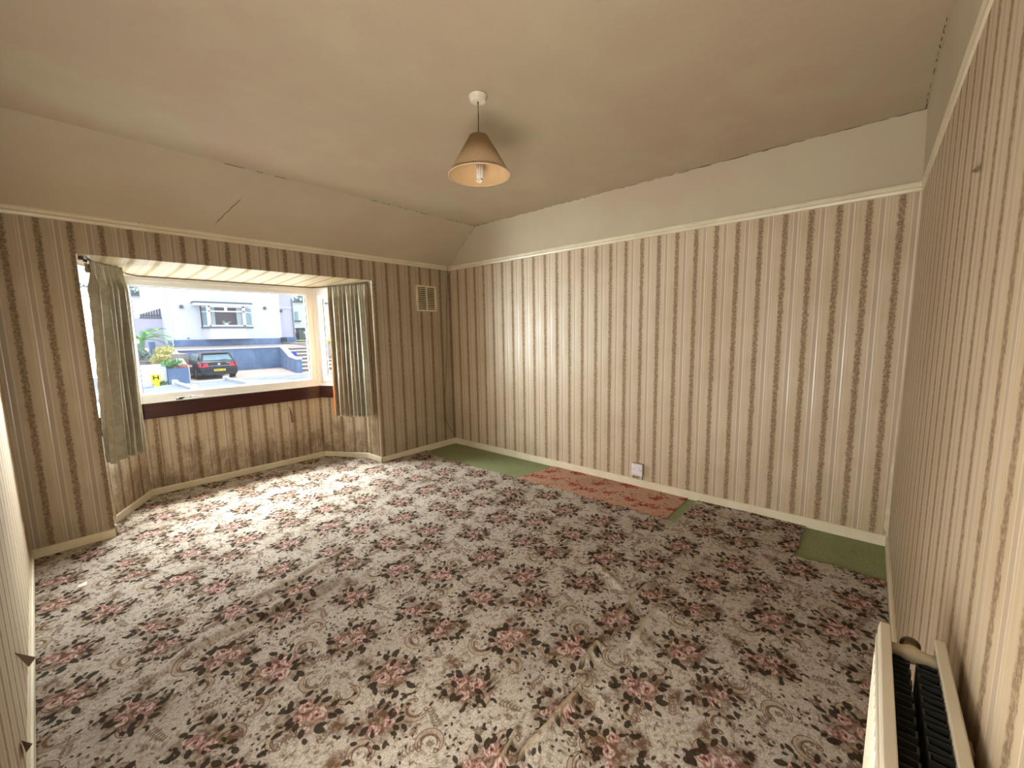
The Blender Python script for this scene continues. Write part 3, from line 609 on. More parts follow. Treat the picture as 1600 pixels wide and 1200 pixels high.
# ------------------------------------------------------------------ air vent
vr = empty('air_vent'); vp = plain('cream_plastic', srgb(206, 192, 158), .45); x0, x1, z0, z1 = 3.205, 3.505, 1.728, 2.035; yv = LY-.012
mb = MB(); frame_ring(mb, Matrix.Translation((0, LY, 0)), x0, x1, z0, z1, .026, .026, .022, .022, -.016, .0, .004); mb.build('frame', vp, vr)
box('mullion', ((x0+x1)/2-.009, LY-.017, z0+.02), ((x0+x1)/2+.009, LY-.002, z1-.02), vp, vr, .002)
box('backing', (x0+.02, LY-.003, z0+.02), (x1-.02, LY-.0005, z1-.02), plain('vent_dark', srgb(58, 42, 30), .9), vr)
sl = None
for side in (0, 1):
    xa = x0+.026 if side == 0 else (x0+x1)/2+.009; xb = (x0+x1)/2-.009 if side == 0 else x1-.026
    for k in range(11):
        z = z0+.030+k*.0232; me = MB().add([(xa, LY-.004, z+.011), (xb, LY-.004, z+.011), (xb, LY-.015, z), (xa, LY-.015, z), (xa, LY-.004, z+.015), (xb, LY-.004, z+.015), (xb, LY-.0165, z+.003), (xa, LY-.0165, z+.003)], [(0, 1, 2, 3), (7, 6, 5, 4), (0, 4, 5, 1), (2, 6, 7, 3), (1, 5, 6, 2), (0, 3, 7, 4)])
        me.build('slat', vp, vr)
settle(vr, (3.355, LY, 1.728)); thing('', 'square cream louvred air vent high on the window wall', 'air vent', None, vr)
# ------------------------------------------------------------------ ceiling lamp
lx, ly = 1.722, 1.722; lr = empty('pendant_lamp')
wht = plain('white_ceiling_rose', srgb(214, 204, 182), .45)
MB().lathe([(.046, 0), (.046, -.007), (.0405, -.009), (.0395, -.026), (.036, -.029), (.008, -.030), (.0, -.030)], (lx+.008, ly+.006, ZC), 36).build('ceiling_rose', wht, lr, 0, True)
MB().tube([(lx+.008, ly+.006, ZC-.03), (lx+.006, ly+.004, ZC-.1), (lx, ly, 2.42), (lx, ly, 2.36)], .0034, 8).build('flex', plain('brown_flex', srgb(96, 72, 52), .5), lr, 0, True)
sm = M('tan_lampshade', .75, .25); sn = sm.noise(sm.coord(), 180, 2); sm.color(sm.mix(sn.step(.3, .7), srgb(150, 122, 90), srgb(164, 136, 102))).bump(sn, .15, .001)
tb, tz, rt_, rb = 2.238, 2.424, .046, .156
sh = MB().lathe([(rt_, tz), (rb, tb), (rb-.003, tb), (rt_-.003, tz-.001)], (lx, ly, 0), 56, True).build('lamp_shade', sm.mat, lr, 0, True)
sin_ = M('shade_liner', .4, .5); sin_.color(sin_.mix(sin_.noise(sin_.coord(), 30, 2), srgb(206, 168, 120), srgb(214, 180, 132)))
MB().lathe([(rt_-.0035, tz-.003), (rb-.0035, tb+.002), (rb-.0045, tb+.002), (rt_-.0045, tz-.003)], (lx, ly, 0), 56, True).build('liner', sin_.mat, sh, 0, True)
trm = plain('shade_trim', srgb(206, 178, 140), .6)
MB().lathe([(rb+.0015, tb+.005), (rb+.0018, tb-.001), (rb-.0052, tb-.001), (rb-.005, tb+.005)], (lx, ly, 0), 56, True).build('rim_trim', trm, sh, 0, True)
MB().lathe([(.010, 2.375), (.018, 2.37), (.019, 2.335), (.022, 2.33), (.022, 2.318), (.016, 2.315), (0, 2.315)], (lx, ly, 0), 24).build('lamp_holder', plain('white_holder', srgb(222, 214, 196), .4), lr, 0, True)
for k in range(3):
    a = k*2.094; MB().tube([(lx, ly, tz-.02), (lx+math.cos(a)*.046, ly+math.sin(a)*.046, tz-.012)], .0012, 6).build('shade_wire', plain('wire', srgb(150, 140, 120), .4), sh)
bu = MB(); bu.tube([(lx, ly, 2.318), (lx, ly, 2.30)], .017, 20)
bu = bu.build('bulb_base', plain('bulb_base_white', srgb(226, 220, 206), .35), lr, .002, True)
for k in range(3):
    a = k*2.094+.5; cx, cy = lx+math.cos(a)*.0095, ly+math.sin(a)*.0095; mb = MB()
    for sgn in (-1, 1):
        ox, oy = -math.sin(a)*.0065*sgn, math.cos(a)*.0065*sgn; mb.tube([(cx+ox, cy+oy, 2.302), (cx+ox, cy+oy, 2.215)], .0048, 10)
    mb.lathe([(.0, .006), (.008, .004), (.0112, 0), (.008, -.006), (.0, -.009)], (cx, cy, 2.213), 12)
    mb.build('bulb_tube', plain('bulb_glass', srgb(226, 216, 200), .12, .7), lr, 0, True)
settle(lr, (lx, ly, ZC)); thing('', 'tan cone lampshade pendant with tubular bulb hanging from the ceiling', 'ceiling lamp', None, lr)
# ------------------------------------------------------------------ socket
sr = empty('wall_socket'); sw = plain('socket_white', srgb(214, 208, 206), .35); y0, y1, z0, z1 = 1.690, 1.792, .112, .222
box('back_box', (LX-.034, y0, z0), (LX+.001, y1, z1), plain('socket_grey', srgb(150, 132, 108), .5), sr, .003)
fp = box('face_plate', (LX-.043, y0-.002, z0-.002), (LX-.033, y1+.002, z1+.002), sw, sr, .003)
dk_ = plain('pin_slot', srgb(40, 34, 34), .8)
for oy in (-.024, .024):
    cy = (y0+y1)/2+oy
    for a, b, c_, d in ((-.0025, .012, .0025, .020), (-.013, -.004, -.006, .000), (.006, -.004, .013, .000)):
        box('pin_slot', (LX-.0442, cy+a, .165+b), (LX-.0425, cy+c_, .165+d), dk_, fp)
for oy in (-.045, .045): MB().lathe([(0, .0005), (.003, .0005), (.003, -.001)], (0, 0, 0), 10).build('screw', dk_, fp).matrix_basis = Matrix.Translation((LX-.0436, (y0+y1)/2+oy, .167)) @ Matrix.Rotation(-math.pi/2, 4, 'Y')
settle(sr, (LX, (y0+y1)/2, z0)); thing('', 'surface mounted double power socket low on the long striped wall', 'socket', None, sr)
box('cable_entry', (LX-.006, 1.700, SK), (LX-.001, 1.704, .112), dk_, WE)
# ------------------------------------------------------------------ loose paper flaps
brn = plain('paper_back_brown', srgb(128, 100, 82), .8); pale = plain('paper_back_pale', srgb(196, 180, 150), .8)
def flap(pts, nrm, mat, parent, th=.0006): return MB().prism([Vector(p) for p in pts], Vector(nrm)*th).build('paper_flap', mat, parent)
flap([at(22, 1020, X=.002), at(56, 1027, X=.03), at(45, 1042, X=.004)], (1, 0, 0), brn, WWs); flap([at(33, 1157, X=.002), at(51, 1162, X=.03), at(41, 1176, X=.004)], (1, 0, 0), brn, WWs)
flap([at(988, 746, X=LX-.002), at(990, 737, X=LX-.02), at(993, 747, X=LX-.004)], (-1, 0, 0), brn, WE); flap([at(1519, 268, Y=.004), at(1528, 258, Y=.02), at(1525, 270, Y=.003)], (0, 1, 0), brn, WS)
flap([at(451.5, 634, Y=5.10), at(460, 655, Y=5.05), at(463, 661, Y=5.06), at(455, 660, Y=5.095)], (0, -1, 0), brn, WN)
flap([(OX0+.003, LY-.003, .10), (OX0+.016, LY-.010, .16), (OX0+.004, LY-.003, .55)], (0, -1, 0), pale, WN)
flap([(LX-.012, .004, .07), (LX-.004, .03, .12), (LX-.004, .012, 1.2)], (-1, 0, 0), pale, WE)
# seams of the paper lengths lifting slightly on the bay front
for sx in (.845, 1.553, 2.10): box('paper_seam', (sx, 5.09+(2.345-sx)*.0218-.0, SK), (sx+.004, 5.094+(2.345-sx)*.0218, .727), brn, WN)
for sy, z0_, z1_ in ((.555, 1.75, ZR), (1.612, 1.2, ZR), (2.668, SK, ZR)): box('paper_seam', (LX-.0008, sy, z0_), (LX+.001, sy+.0022, z1_), brn, WE)
# ------------------------------------------------------------------ thin cable in the corner
pts = [at(700, 413, Y=LY-.03)]+[at(x, y, Y=LY-.012) for x, y in ((699, 430), (698, 470), (698, 520), (698, 560), (697, 590), (695, 615), (694.5, 636), (697, 655), (703, 670), (708, 676), (711, 681))]
cb = MB().tube(pts, .0026, 6).build('cable', plain('brown_cable', srgb(84, 62, 42), .6), None, 0, True); thing('', 'thin brown cable hanging loosely down the far corner', 'cable', None, cb)
hk = MB().tube([(LX-.045, LY-.035, ZT+.02), (LX-.045, LY-.04, ZR+.02), (LX-.045, LY-.03, ZR-.04)], .003, 8).tube([(LX-.07, LY-.04, ZR+.05), (LX-.02, LY-.04, ZR+.055)], .0025, 8)
thing('', 'small white picture hook on the rail in the far corner', 'hook', None, hk.build('picture_hook', plain('white_hook', srgb(225, 215, 195), .4), None, 0, True))
# ------------------------------------------------------------------ radiator
ra = empty('radiator'); rm = plain('cream_radiator_enamel', srgb(204, 194, 170), .35, .5, var=.05, scale=5); fin_m = plain('dark_dusty_convector', srgb(44, 44, 38), .6)
RX0, RX1, ZB, ZTP = .32, 1.285, .14, .82; YF, YB = .1205, .018
def panel(name, y0, y1, sgn):
    mb = MB(); prof = []; x = RX0
    mb.box((RX0, y0, ZB), (RX1, y1, ZTP)); o = mb.build(name, rm, ra, .005)
    return o
f1 = panel('front_panel', YF-.012, YF, 1); f2 = panel('back_panel', YB, YB+.012, -1)
# top lips of the panels, folded over
for nm, y0, par in (('top_lip', YF-.019, f1), ('top_lip', YB+.002, f2)): box(nm, (RX0, y0, ZTP-.010), (RX1+.004, y0+.017, ZTP+.002), rm, par, .0022)
box('seam_bead', (RX0, YF-.0005, ZB), (RX1-.004, YF+.0022, ZTP-.024), rm, f1, .001)
# pressed flutes on the front panel
k = RX0+.03
while k < RX1-.04:
    MB().add([(k, YF-.001, ZB+.03), (k+.022, YF-.001, ZB+.03), (k+.016, YF+.004, ZB+.045), (k+.006, YF+.004, ZB+.045), (k, YF-.001, ZTP-.04), (k+.022, YF-.001, ZTP-.04), (k+.016, YF+.004, ZTP-.055), (k+.006, YF+.004, ZTP-.055)], [(0, 1, 2, 3), (4, 7, 6, 5), (0, 3, 7, 4), (3, 2, 6, 7), (1, 5, 6, 2)]).build('flute', rm, f1); k += .033
# convector fins: hat sections welded to the panels
fin_a = fin_b = None
n = 0; k = RX1-.035
while k > RX0+.02:
    for side in (0, 1):
        ya, yb = (YF-.013, YF-.049) if side == 0 else (YB+.013, YB+.044)
        d = -.003 if side == 0 else .003; w = .024; zt = ZTP-.035
        P = [(k, ya), (k-.004, yb), (k-w+.004, yb), (k-w, ya)]; Q = [(k-.0012, ya), (k-.005, yb-d), (k-w+.005, yb-d), (k-w+.0012, ya)]
        V = [(x, y, ZB+.04) for x, y in P]+[(x, y, zt) for x, y in P]+[(x, y, ZB+.04) for x, y in Q]+[(x, y, zt) for x, y in Q]
        fs = [(i, i+1, i+5, i+4) for i in range(3)]+[(8+i, 12+i, 13+i, 9+i) for i in range(3)]+[(4+i, 5+i, 13+i, 12+i) for i in range(3)]
        MB().add(V, fs).build('fin', fin_m, ra)
    k -= .033
mb = MB(); A, B = Vector((RX1-.028, YF-.012, ZTP-.030)), Vector((RX1-.028, YB+.012, ZTP-.030))
pts = [A.lerp(B, t) for t in (0, .2, .32, .45, .55, .68, .8, 1)]
mb.tube(pts, [.0115, .0115, .013, .0175, .0175, .013, .0115, .0115], 20); mb.build('header_pipe', plain('dull_cream_pipe', srgb(176, 160, 130), .4), ra, 0, True)
pc = A.lerp(B, .5); MB().tube([pc+Vector((.005, 0, 0)), pc+Vector((.034, 0, 0))], .0125, 20).build('blanking_plug', plain('brass_plug', srgb(120, 98, 66), .35, .5, .6), ra, .001, True)
MB().tube([pc+Vector((.030, 0, 0)), pc+Vector((.036, 0, 0))], .0165, 24).build('plug_collar', plain('dark_brass', srgb(80, 64, 44), .4, .5, .5), ra, .001, True)
mb = MB(); A2, B2_ = A.copy(), B.copy(); A2.z = B2_.z = ZB+.035; mb.tube([A2, B2_], .012, 16).build('lower_header_pipe', plain('dull_cream_pipe', (0, 0, 0)), ra, 0, True)
for bx in (.5, 1.1): box('wall_bracket', (bx-.015, 0.0005, ZB+.05), (bx+.015, YB+.001, ZTP-.06), rm, ra, .002)
vx = RX1-.02
MB().tube([(vx, .07, ZB+.035), (vx+.05, .07, ZB+.035)], .010, 14).tube([(vx+.05, .07, ZB+.045), (vx+.05, .07, -.006)], .0075, 12).build('supply_pipe', plain('copper_painted', srgb(196, 180, 148), .4), ra, 0, True)
MB().tube([(vx+.05, .07, ZB+.03), (vx+.05, .07, ZB+.085)], .018, 18).build('valve_head', sw, ra, .003, True)
settle(ra, (RX0, .01, 0)); thing('', 'cream double panel radiator on the right wall in the foreground', 'radiator', None, ra)
# ================================================================== the street outside
G = -0.72
def P3(x, y, Y): return at(*z3(x, y), Y=Y)
asph = plain('pale_tarmac', srgb(124, 128, 138), .8, var=.15, scale=1.2); conc = plain('pink_concrete', srgb(164, 148, 142), .85, var=.12, scale=1.5)
blue = M('blue_painted_render', .7, .3); bp = blue.pos(); b1 = blue.noise(bp, 1.1, 5, .6, .8); b2 = blue.noise(blue.vec(*[a*k for a, k in zip(blue.sep(bp), (3, 3, .6))]), 1.4, 4)
c = blue.mix(b1.step(.35, .65), srgb(88, 112, 148), srgb(108, 132, 166)); c = blue.mix(b2.step(.60, .76)*.55, c, srgb(164, 184, 208)); blue.color(c); blue = blue.mat
white = plain('white_render', srgb(206, 208, 218), .8, var=.03, scale=.8); lilac = plain('lilac_render', srgb(184, 182, 202), .8, var=.04, scale=.8)
capw = plain('white_coping', srgb(200, 200, 204), .7); grey = plain('slate_grey', srgb(92, 94, 104), .7); dark = plain('outdoor_dark', srgb(40, 44, 56), .6)
og = struct(box('ground', (-40, 5.3, G-.3), (60, 90, G), asph))
struct(box('driveway', (4.9, 25.6, G), (12.2, 32.2, G+.012), conc)); struct(box('road_kerb', (-40, 25.3, G), (60, 25.45, G+.03), capw))
def bx(n, a, b, mat, lab=None, cat=None, group=None, bev=0.01):
    o = box(n, a, b, mat, None, bev); 
    if lab: thing('', lab, cat, group, o)
    return o
# house opposite
hx0, hx1, HY = 6.17, 13.28, 36.0
h = empty('house'); zpt, zpb = 1.365, .70
box('wall', (hx0, HY, zpb), (hx1, HY+9, 8.5), white, h); box('plinth', (hx0-.05, HY-.12, zpb-.1), (hx1+.05, HY+.1, zpt), blue, h, .01)
box('side_wing', (hx1-.2, HY+1.0, zpb), (14.72, HY+8, 7.5), lilac, h); box('side_wing_plinth', (hx1-.2, HY+.95, zpb), (14.78, HY+8, 1.42), blue, h)
box('string_course', (hx1, HY+.93, P3(1200, 240, HY+1).z-.05), (14.78, HY+1.0, P3(1200, 240, HY+1).z+.05), capw, h)
MB().tube([(hx0+.18, HY-.08, zpt-.4), (hx0+.18, HY-.08, 8)], .05, 8).build('downpipe', plain('white_pipe', srgb(225, 225, 232), .4), h)
MB().tube([(14.62, HY+.93, 1.2), (14.62, HY+.93, 4.6)], .045, 8).build('downpipe', plain('grey_pipe', srgb(120, 122, 136), .4), h)
for q, Y in (((440, 232), HY), ((1053, 243), HY), ((1172, 264), HY+1)):
    p = P3(*q, Y-.12); w_ = MB().box((p.x-.06, p.y+.02, p.z-.06), (p.x+.06, Y, p.z+.06)).build('wall_lamp', grey, h, .01); MB().lathe([(.0, .13), (.09, .12), (.11, .02), (.11, -.08), (.0, -.10)], (p.x, p.y, p.z), 16).build('lamp_hood', grey, w_, 0, True)
p = P3(493, 463, HY-.1); MB().tube([p, p+Vector((0, .1, 0))], .05, 8).build('overflow_pipe', grey, h)
# its bay window: a canopy, a sill, frame bars, panes, net curtains behind
bw = h; YF_ = HY-.75
X = lambda x, Y=YF_: P3(x, 300, Y).x
Zq = lambda y, Y=YF_, x=770: P3(x, y, Y).z
uf = plain('white_window_frame', srgb(214, 216, 222), .5)
cx0, cx1 = X(542), X(962)
zt, zb_ = Zq(236), Zq(376)
box('canopy', (cx0, YF_-.12, Zq(228)), (cx1, HY, Zq(209)), uf, bw, .01); box('canopy_roof', (cx0-.03, YF_-.16, Zq(209)), (cx1+.03, HY, Zq(199)), grey, bw, .01)
a0, a1, f0, f1x = X(590, HY), X(955, HY-.1), X(640), X(907)
MB().prism([(a0-.12, HY, zb_-.12), (a1+.10, HY, zb_-.12), (f1x+.12, YF_-.08, zb_-.12), (f0-.12, YF_-.08, zb_-.12)], (0, 0, .10)).build('sill', grey, bw)
MB().prism([(a0, HY, zb_-.9), (a1, HY, zb_-.9), (f1x, YF_, zb_-.9), (f0, YF_, zb_-.9)], (0, 0, .80)).build('base_wall', white, bw)
room = plain('dim_room', srgb(98, 78, 84), .9, var=.1)
box('room_back', (f0-.3, HY-.02, zb_), (f1x+.3, HY-.003, zt+.2), room, bw)
def bar(n, x0, x1, z0, z1, y0=YF_-.04, y1=YF_+.04): return box(n, (x0, y0, z0), (x1, y1, z1), uf, bw, .006)
bar('frame_rail', f0, f1x, zb_-.02, zb_+.10); bar('frame_rail', f0, f1x, zt-.02, zt+.12); bar('frame_rail', f0, f1x, Zq(272), Zq(262))
for x in (640, 900): bar('frame_post', X(x)-.10, X(x)+.10, zb_, zt+.1)
bar('frame_post', X(770)-.09, X(770)+.09, Zq(266), zt)
for sx, ax, fx in ((0, a0, f0), (1, a1, f1x)):
    for z0, z1 in ((zb_-.02, zb_+.1), (zt-.02, zt+.12), (Zq(274), Zq(266))):
        MB().prism([(ax, HY-.04, z0), (fx, YF_-.03, z0), (fx, YF_+.05, z0), (ax, HY+.02, z0)], (0, 0, z1-z0)).build('frame_rail', uf, bw)
    MB().prism([(ax, HY-.03, zb_), (fx, YF_+.02, zb_), (fx, YF_+.03, zb_), (ax, HY-.02, zb_)], (0, 0, zt-zb_)).build('pane', plain('green_pane', srgb(120, 150, 158), .15, .6), bw)
for x0, x1, z0, z1 in ((X(648), X(892), zb_+.1, Zq(272)), (X(648), X(762), Zq(262), zt), (X(778), X(892), Zq(262), zt)): box('pane', (x0, YF_+.005, z0), (x1, YF_+.015, z1), gm, bw)
net = plain('far_curtain', srgb(200, 204, 208), .8)
for xa, xb, s_ in ((650, 692, 1), (850, 895, -1)):
    mb = MB(); n = 24; P = []
    for i in range(n+1):
        t = i/n; x = X(xa)+(X(xb)-X(xa))*t; y = YF_+.15+.04*math.sin(t*26); P += [(x, y, zb_), (x, y, zt)]
    mb.add(P, [(2*i, 2*i+2, 2*i+3, 2*i+1) for i in range(n)]); mb.build('window_curtain', net, bw)
p = P3(770, 368, YF_+.2); MB().lathe([(.10, 0), (.16, .12), (.10, .2), (.0, .2)], (p.x, p.y, p.z-.05), 12).build('vase', uf, bw)
mb = MB()
for i in range(26):
    a = RNG.uniform(0, 6.28); e = RNG.uniform(.1, 1.0); L = RNG.uniform(.25, .42); d = Vector((math.cos(a)*math.cos(e), .3*math.sin(a)*math.cos(e), math.sin(e)*.8)); s_ = Vector((0, .0, .04)); b_ = Vector((p.x, p.y, p.z+.12)); mb.add([b_, b_+d*L*.6+s_, b_+d*L, b_+d*L*.6-s_], [(0, 1, 2, 3)])
mb.build('window_plant', plain('pale_green_leaf', srgb(130, 158, 140), .6), bw)
settle(h, (hx0, HY, zpb)); thing('', 'white rendered house with blue plinth and bay window across the street', 'house', None, h)
# raised terrace and blue retaining walls
zr = .745
bl, br_ = P3(425, 548, 32).x, P3(1178, 530, 32).x
struct(MB().add([(bl-2.2, 32.2, zr), (13.8, 32.2, zr), (13.8, HY+1, .93), (bl-2.2, HY+1, .93), (bl-2.2, 32.2, G), (13.8, 32.2, G), (13.8, HY+1, G), (bl-2.2, HY+1, G)], [(0, 1, 2, 3), (0, 4, 5, 1), (1, 5, 6, 2), (3, 7, 4, 0)]).build('terrace', conc))
rw = empty('retaining_wall'); box('wall_face', (bl-.1, 31.95, G), (br_+.25, 32.25, zr-.03), blue, rw); box('coping', (bl-.1, 31.90, zr-.03), (br_+.25, 32.28, zr+.04), capw, rw, .01)
# left flank sloping down to the road
pA, pB = (bl-.15, 32.0), (P3(492, 662, 26.6).x-.05, 26.6); zl = P3(480, 664, 26.6).z
def flank(n, a, b, prof, th, mat, par):
    A = Vector((*a, 0)); B = Vector((*b, 0)); t = (B-A); s_ = Vector((-t.y, t.x, 0)).normalized()*th
    return MB().prism([A+t*u+Vector((0, 0, z)) for u, z in prof], s_).build(n, mat, par)
flank('wall_face', pA, pB, [(0, G), (1, G), (1, zl), (0, zr-.03)], -.28, blue, rw); flank('coping', pA, pB, [(0, zr-.03), (1, zl), (1, zl+.06), (0, zr+.04)], -.34, capw, rw)
pC, pD = (P3(1172, 675, 32).x, 32.0), (10.28, 25.95); zs1, zs2 = P3(1240, 606, 28.2).z, P3(1300, 612, 26.2).z
prf = [(0, G), (1, G), (1, zs2-.05), (.62, zs2), (.55, zs2+.05), (.15, zr-.1), (0, zr-.03)]
flank('wall_face', pC, pD, prf, .30, blue, rw); flank('coping', pC, pD, [(0, zr-.03), (.15, zr-.1), (.55, zs2+.05), (.62, zs2), (1, zs2-.05), (1, zs2+.01), (.61, zs2+.06), (.54, zs2+.12), (.15, zr-.03), (0, zr+.04)], .34, capw, rw)
settle(rw, ((bl+br_)/2, 32, G)); thing('', 'blue painted retaining wall with pale coping behind the parked black car', 'wall', None, rw)
st = empty('garden_steps'); ns = 7
for i in range(ns):
    y0 = 26.7+i*.72; z1 = G+.205*(i+1); box('step', (10.75+i*.17, y0, G), (13.6, y0+.74, z1-.05), plain('step_riser', srgb(120, 108, 100), .8), st); box('tread', (10.72+i*.17, y0-.04, z1-.05), (13.6, y0+.74, z1), capw, st, .01)
settle(st, (12, 26.7, G)); thing('', 'pale concrete garden steps rising beside the blue wall', 'steps', None, st)
pt = P3(1258, 606, 29.6); mb = MB(); mb.lathe([(.16, 0), (.24, .10), (.27, .34), (.30, .36), (.30, .40), (.25, .40), (.24, .34), (.0, .34)], (pt.x, pt.y, pt.z-.02), 20)
thing('', 'bright blue plant pot on the stepped garden wall', 'plant pot', None, mb.build('plant_pot', plain('cobalt_glaze', srgb(30, 70, 170), .3), None, 0, True))
bx('meter_box', (P3(1178, 470, 35.6).x, 35.55, P3(1190, 490, 35.6).z), (P3(1216, 470, 35.6).x, 35.85, P3(1190, 458, 35.6).z), dark, 'dark box standing against the blue plinth', 'box')
def grass(n, a, b, z0, z1, lab):
    o = MB().add([(a[0], a[1], z0), (b[0], a[1], z0), (b[0], b[1], z1), (a[0], b[1], z1), (a[0], a[1], z0-.3), (b[0], a[1], z0-.3), (b[0], b[1], z1-.3), (a[0], b[1], z1-.3)], [(0, 1, 2, 3), (0, 4, 5, 1), (1, 5, 6, 2), (2, 6, 7, 3), (3, 7, 4, 0), (7, 6, 5, 4)]).build(n, plain('lawn', srgb(140, 164, 84), .9, var=.25, scale=3), None); o['kind'] = 'stuff'; o['label'] = lab; o['category'] = 'grass'
grass('lawn', (15.0, 35.2), (22, 44), 1.02, 1.25, 'patch of lawn beside the house at the top of the steps')
bx('lawn_edging', (14.84, 34.6, .7), (14.99, 44, 1.1), grey, 'dark edging board along the raised lawn', 'edging')
struct(box('garden_path', (13.6, 31.6, G), (14.95, 44, .98), conc))
# building further right, bin, reel
bR = empty('building'); Yb = 45.0; xb0 = P3(1258, 300, Yb).x; ztb = P3(1300, 200, Yb).z
box('wall', (xb0, Yb, G), (xb0+14, Yb+6, ztb), white, bR); box('roof_edge', (xb0-.1, Yb-.2, ztb), (xb0+14, Yb+6, ztb+.12), grey, bR)
box('window', (P3(1272, 300, Yb).x, Yb-.05, P3(1285, 325, Yb).z), (P3(1297, 300, Yb).x, Yb+.02, P3(1285, 268, Yb).z), plain('green_pane', (0, 0, 0)), bR); box('window_ledge', (P3(1266, 300, Yb).x, Yb-.2, P3(1285, 342, Yb).z), (P3(1312, 300, Yb).x, Yb+.02, P3(1285, 332, Yb).z), grey, bR)
settle(bR, (xb0, Yb, G)); thing('', 'pale flat roofed building further back on the right', 'building', None, bR)
Yw = 40.0; pw = P3(1334, 462, Yw); wb = empty('wheelie_bin'); zw = 1.17
MB().add([(pw.x-.42, Yw-.3, zw), (pw.x+.36, Yw-.3, zw), (pw.x+.36, Yw+.3, zw), (pw.x-.42, Yw+.3, zw), (pw.x-.48, Yw-.36, zw+.95), (pw.x+.42, Yw-.36, zw+.95), (pw.x+.42, Yw+.36, zw+.95), (pw.x-.48, Yw+.36, zw+.95)], [(0, 3, 2, 1), (4, 5, 6, 7), (0, 1, 5, 4), (1, 2, 6, 5), (2, 3, 7, 6), (3, 0, 4, 7)]).build('bin_body', grey, wb, .02)
box('bin_lid', (pw.x-.52, Yw-.42, zw+.95), (pw.x+.46, Yw+.38, zw+1.06), dark, wb, .03); box('bin_label', (pw.x-.05, Yw-.375, zw+.55), (pw.x+.22, Yw-.36, zw+.72), capw, wb)
for s_ in (-.36, .32): MB().tube([(pw.x+s_-.05, Yw+.34, zw+.1), (pw.x+s_+.05, Yw+.34, zw+.1)], .12, 14).build('wheel', dark, wb)
settle(wb, (pw.x, Yw, zw)); thing('', 'grey wheelie bin standing by the far building', 'bin', None, wb)
pr = P3(1283, 440, 40); mb = MB(); mb.lathe([(.0, -.3), (.2, -.26), (.28, -.1), (.28, .1), (.18, .24), (0, .28)], (pr.x, 40, pr.z), 16); thing('', 'round dark tub beside the wheelie bin', 'tub', None, mb.build('garden_tub', dark, None, 0, True))
# left background: garden wall, fence, neighbour, trees
Yg = 37.5; gx0, gx1 = P3(-60, 400, Yg).x, P3(335, 400, Yg).x; zg = P3(230, 318, Yg).z
gw = empty('garden_wall'); box('wall_face', (gx0, Yg, .2), (gx1, Yg+.3, zg), lilac, gw); box('coping', (P3(135, 318, Yg).x, Yg-.06, zg), (gx1, Yg+.36, zg+.07), grey, gw, .01)
settle(gw, (gx0, Yg, .2)); thing('', 'tall lilac garden wall left of the house opposite', 'wall', None, gw)
fe = empty('fence'); nb = 9; fm = plain('weathered_fence', srgb(104, 104, 112), .85, var=.2, scale=3)
for i in range(nb):
    xa = P3(138+i*20, 300, Yg).x; xb = P3(138+(i+1)*20, 300, Yg).x-.03; za = P3(138+i*20, 290-i*5.6, Yg).z
    MB().prism([(xa, Yg+.12+(i % 2)*.02, zg+.07), (xb, Yg+.12+(i % 2)*.02, zg+.07), (xb, Yg+.12+(i % 2)*.02, za+.08), (xa, Yg+.12+(i % 2)*.02, za)], (0, .03, 0)).build('board', fm, fe)
box('fence_rail', (P3(138, 300, Yg).x, Yg+.17, zg+.15), (P3(318, 300, Yg).x, Yg+.21, zg+.25), fm, fe)
settle(fe, (P3(138, 300, Yg).x, Yg, zg)); thing('', 'weathered board fence on top of the lilac wall', 'fence', None, fe)
nh = empty('neighbour_house'); Yn = 55.0; nx0, nx1 = P3(-200, 200, Yn).x, P3(232, 200, Yn).x; zn = P3(100, 150, Yn).z; zn2 = P3(230, 190, Yn).z
redm = plain('red_bargeboard', srgb(186, 110, 104), .7)
MB().prism([(nx0, Yn, 0), (nx1, Yn, 0), (nx1, Yn, zn2), (P3(175, 155, Yn).x, Yn, zn), (nx0, Yn, zn)], (0, 7, 0)).build('wall', plain('bright_render', srgb(222, 222, 226), .8), nh)
MB().prism([(nx0, Yn-.3, zn), (P3(175, 155, Yn).x, Yn-.3, zn), (nx1+.3, Yn-.3, zn2-.05), (nx1+.3, Yn-.3, zn2+.18), (P3(175, 155, Yn).x, Yn-.3, zn+.25), (nx0, Yn-.3, zn+.22)], (0, 7.5, 0)).build('roof', grey, nh)
box('wall_extension', (P3(235, 200, 50).x, 50, 1), (P3(278, 200, 50).x, 52, P3(250, 200, 50).z), plain('grey_stone', srgb(150, 148, 156), .8), nh); box('roof_extension', (P3(238, 200, 50).x, 49.7, P3(250, 200, 50).z), (P3(330, 200, 50).x, 52, P3(250, 180, 50).z), grey, nh)
for a, b in (((155, 283), (232, 225)), ((240, 262), (195, 262)), ((240, 262), (228, 200)), ((232, 225), (262, 236))):
    pa, pb = P3(*a, 49.5), P3(*b, 49.5); MB().tube([pa, pb], .09, 6).build('bargeboard', redm, nh)
settle(nh, (nx0, Yn, 0)); thing('', 'distant pale house with grey roof and reddish gable boards', 'house', None, nh)
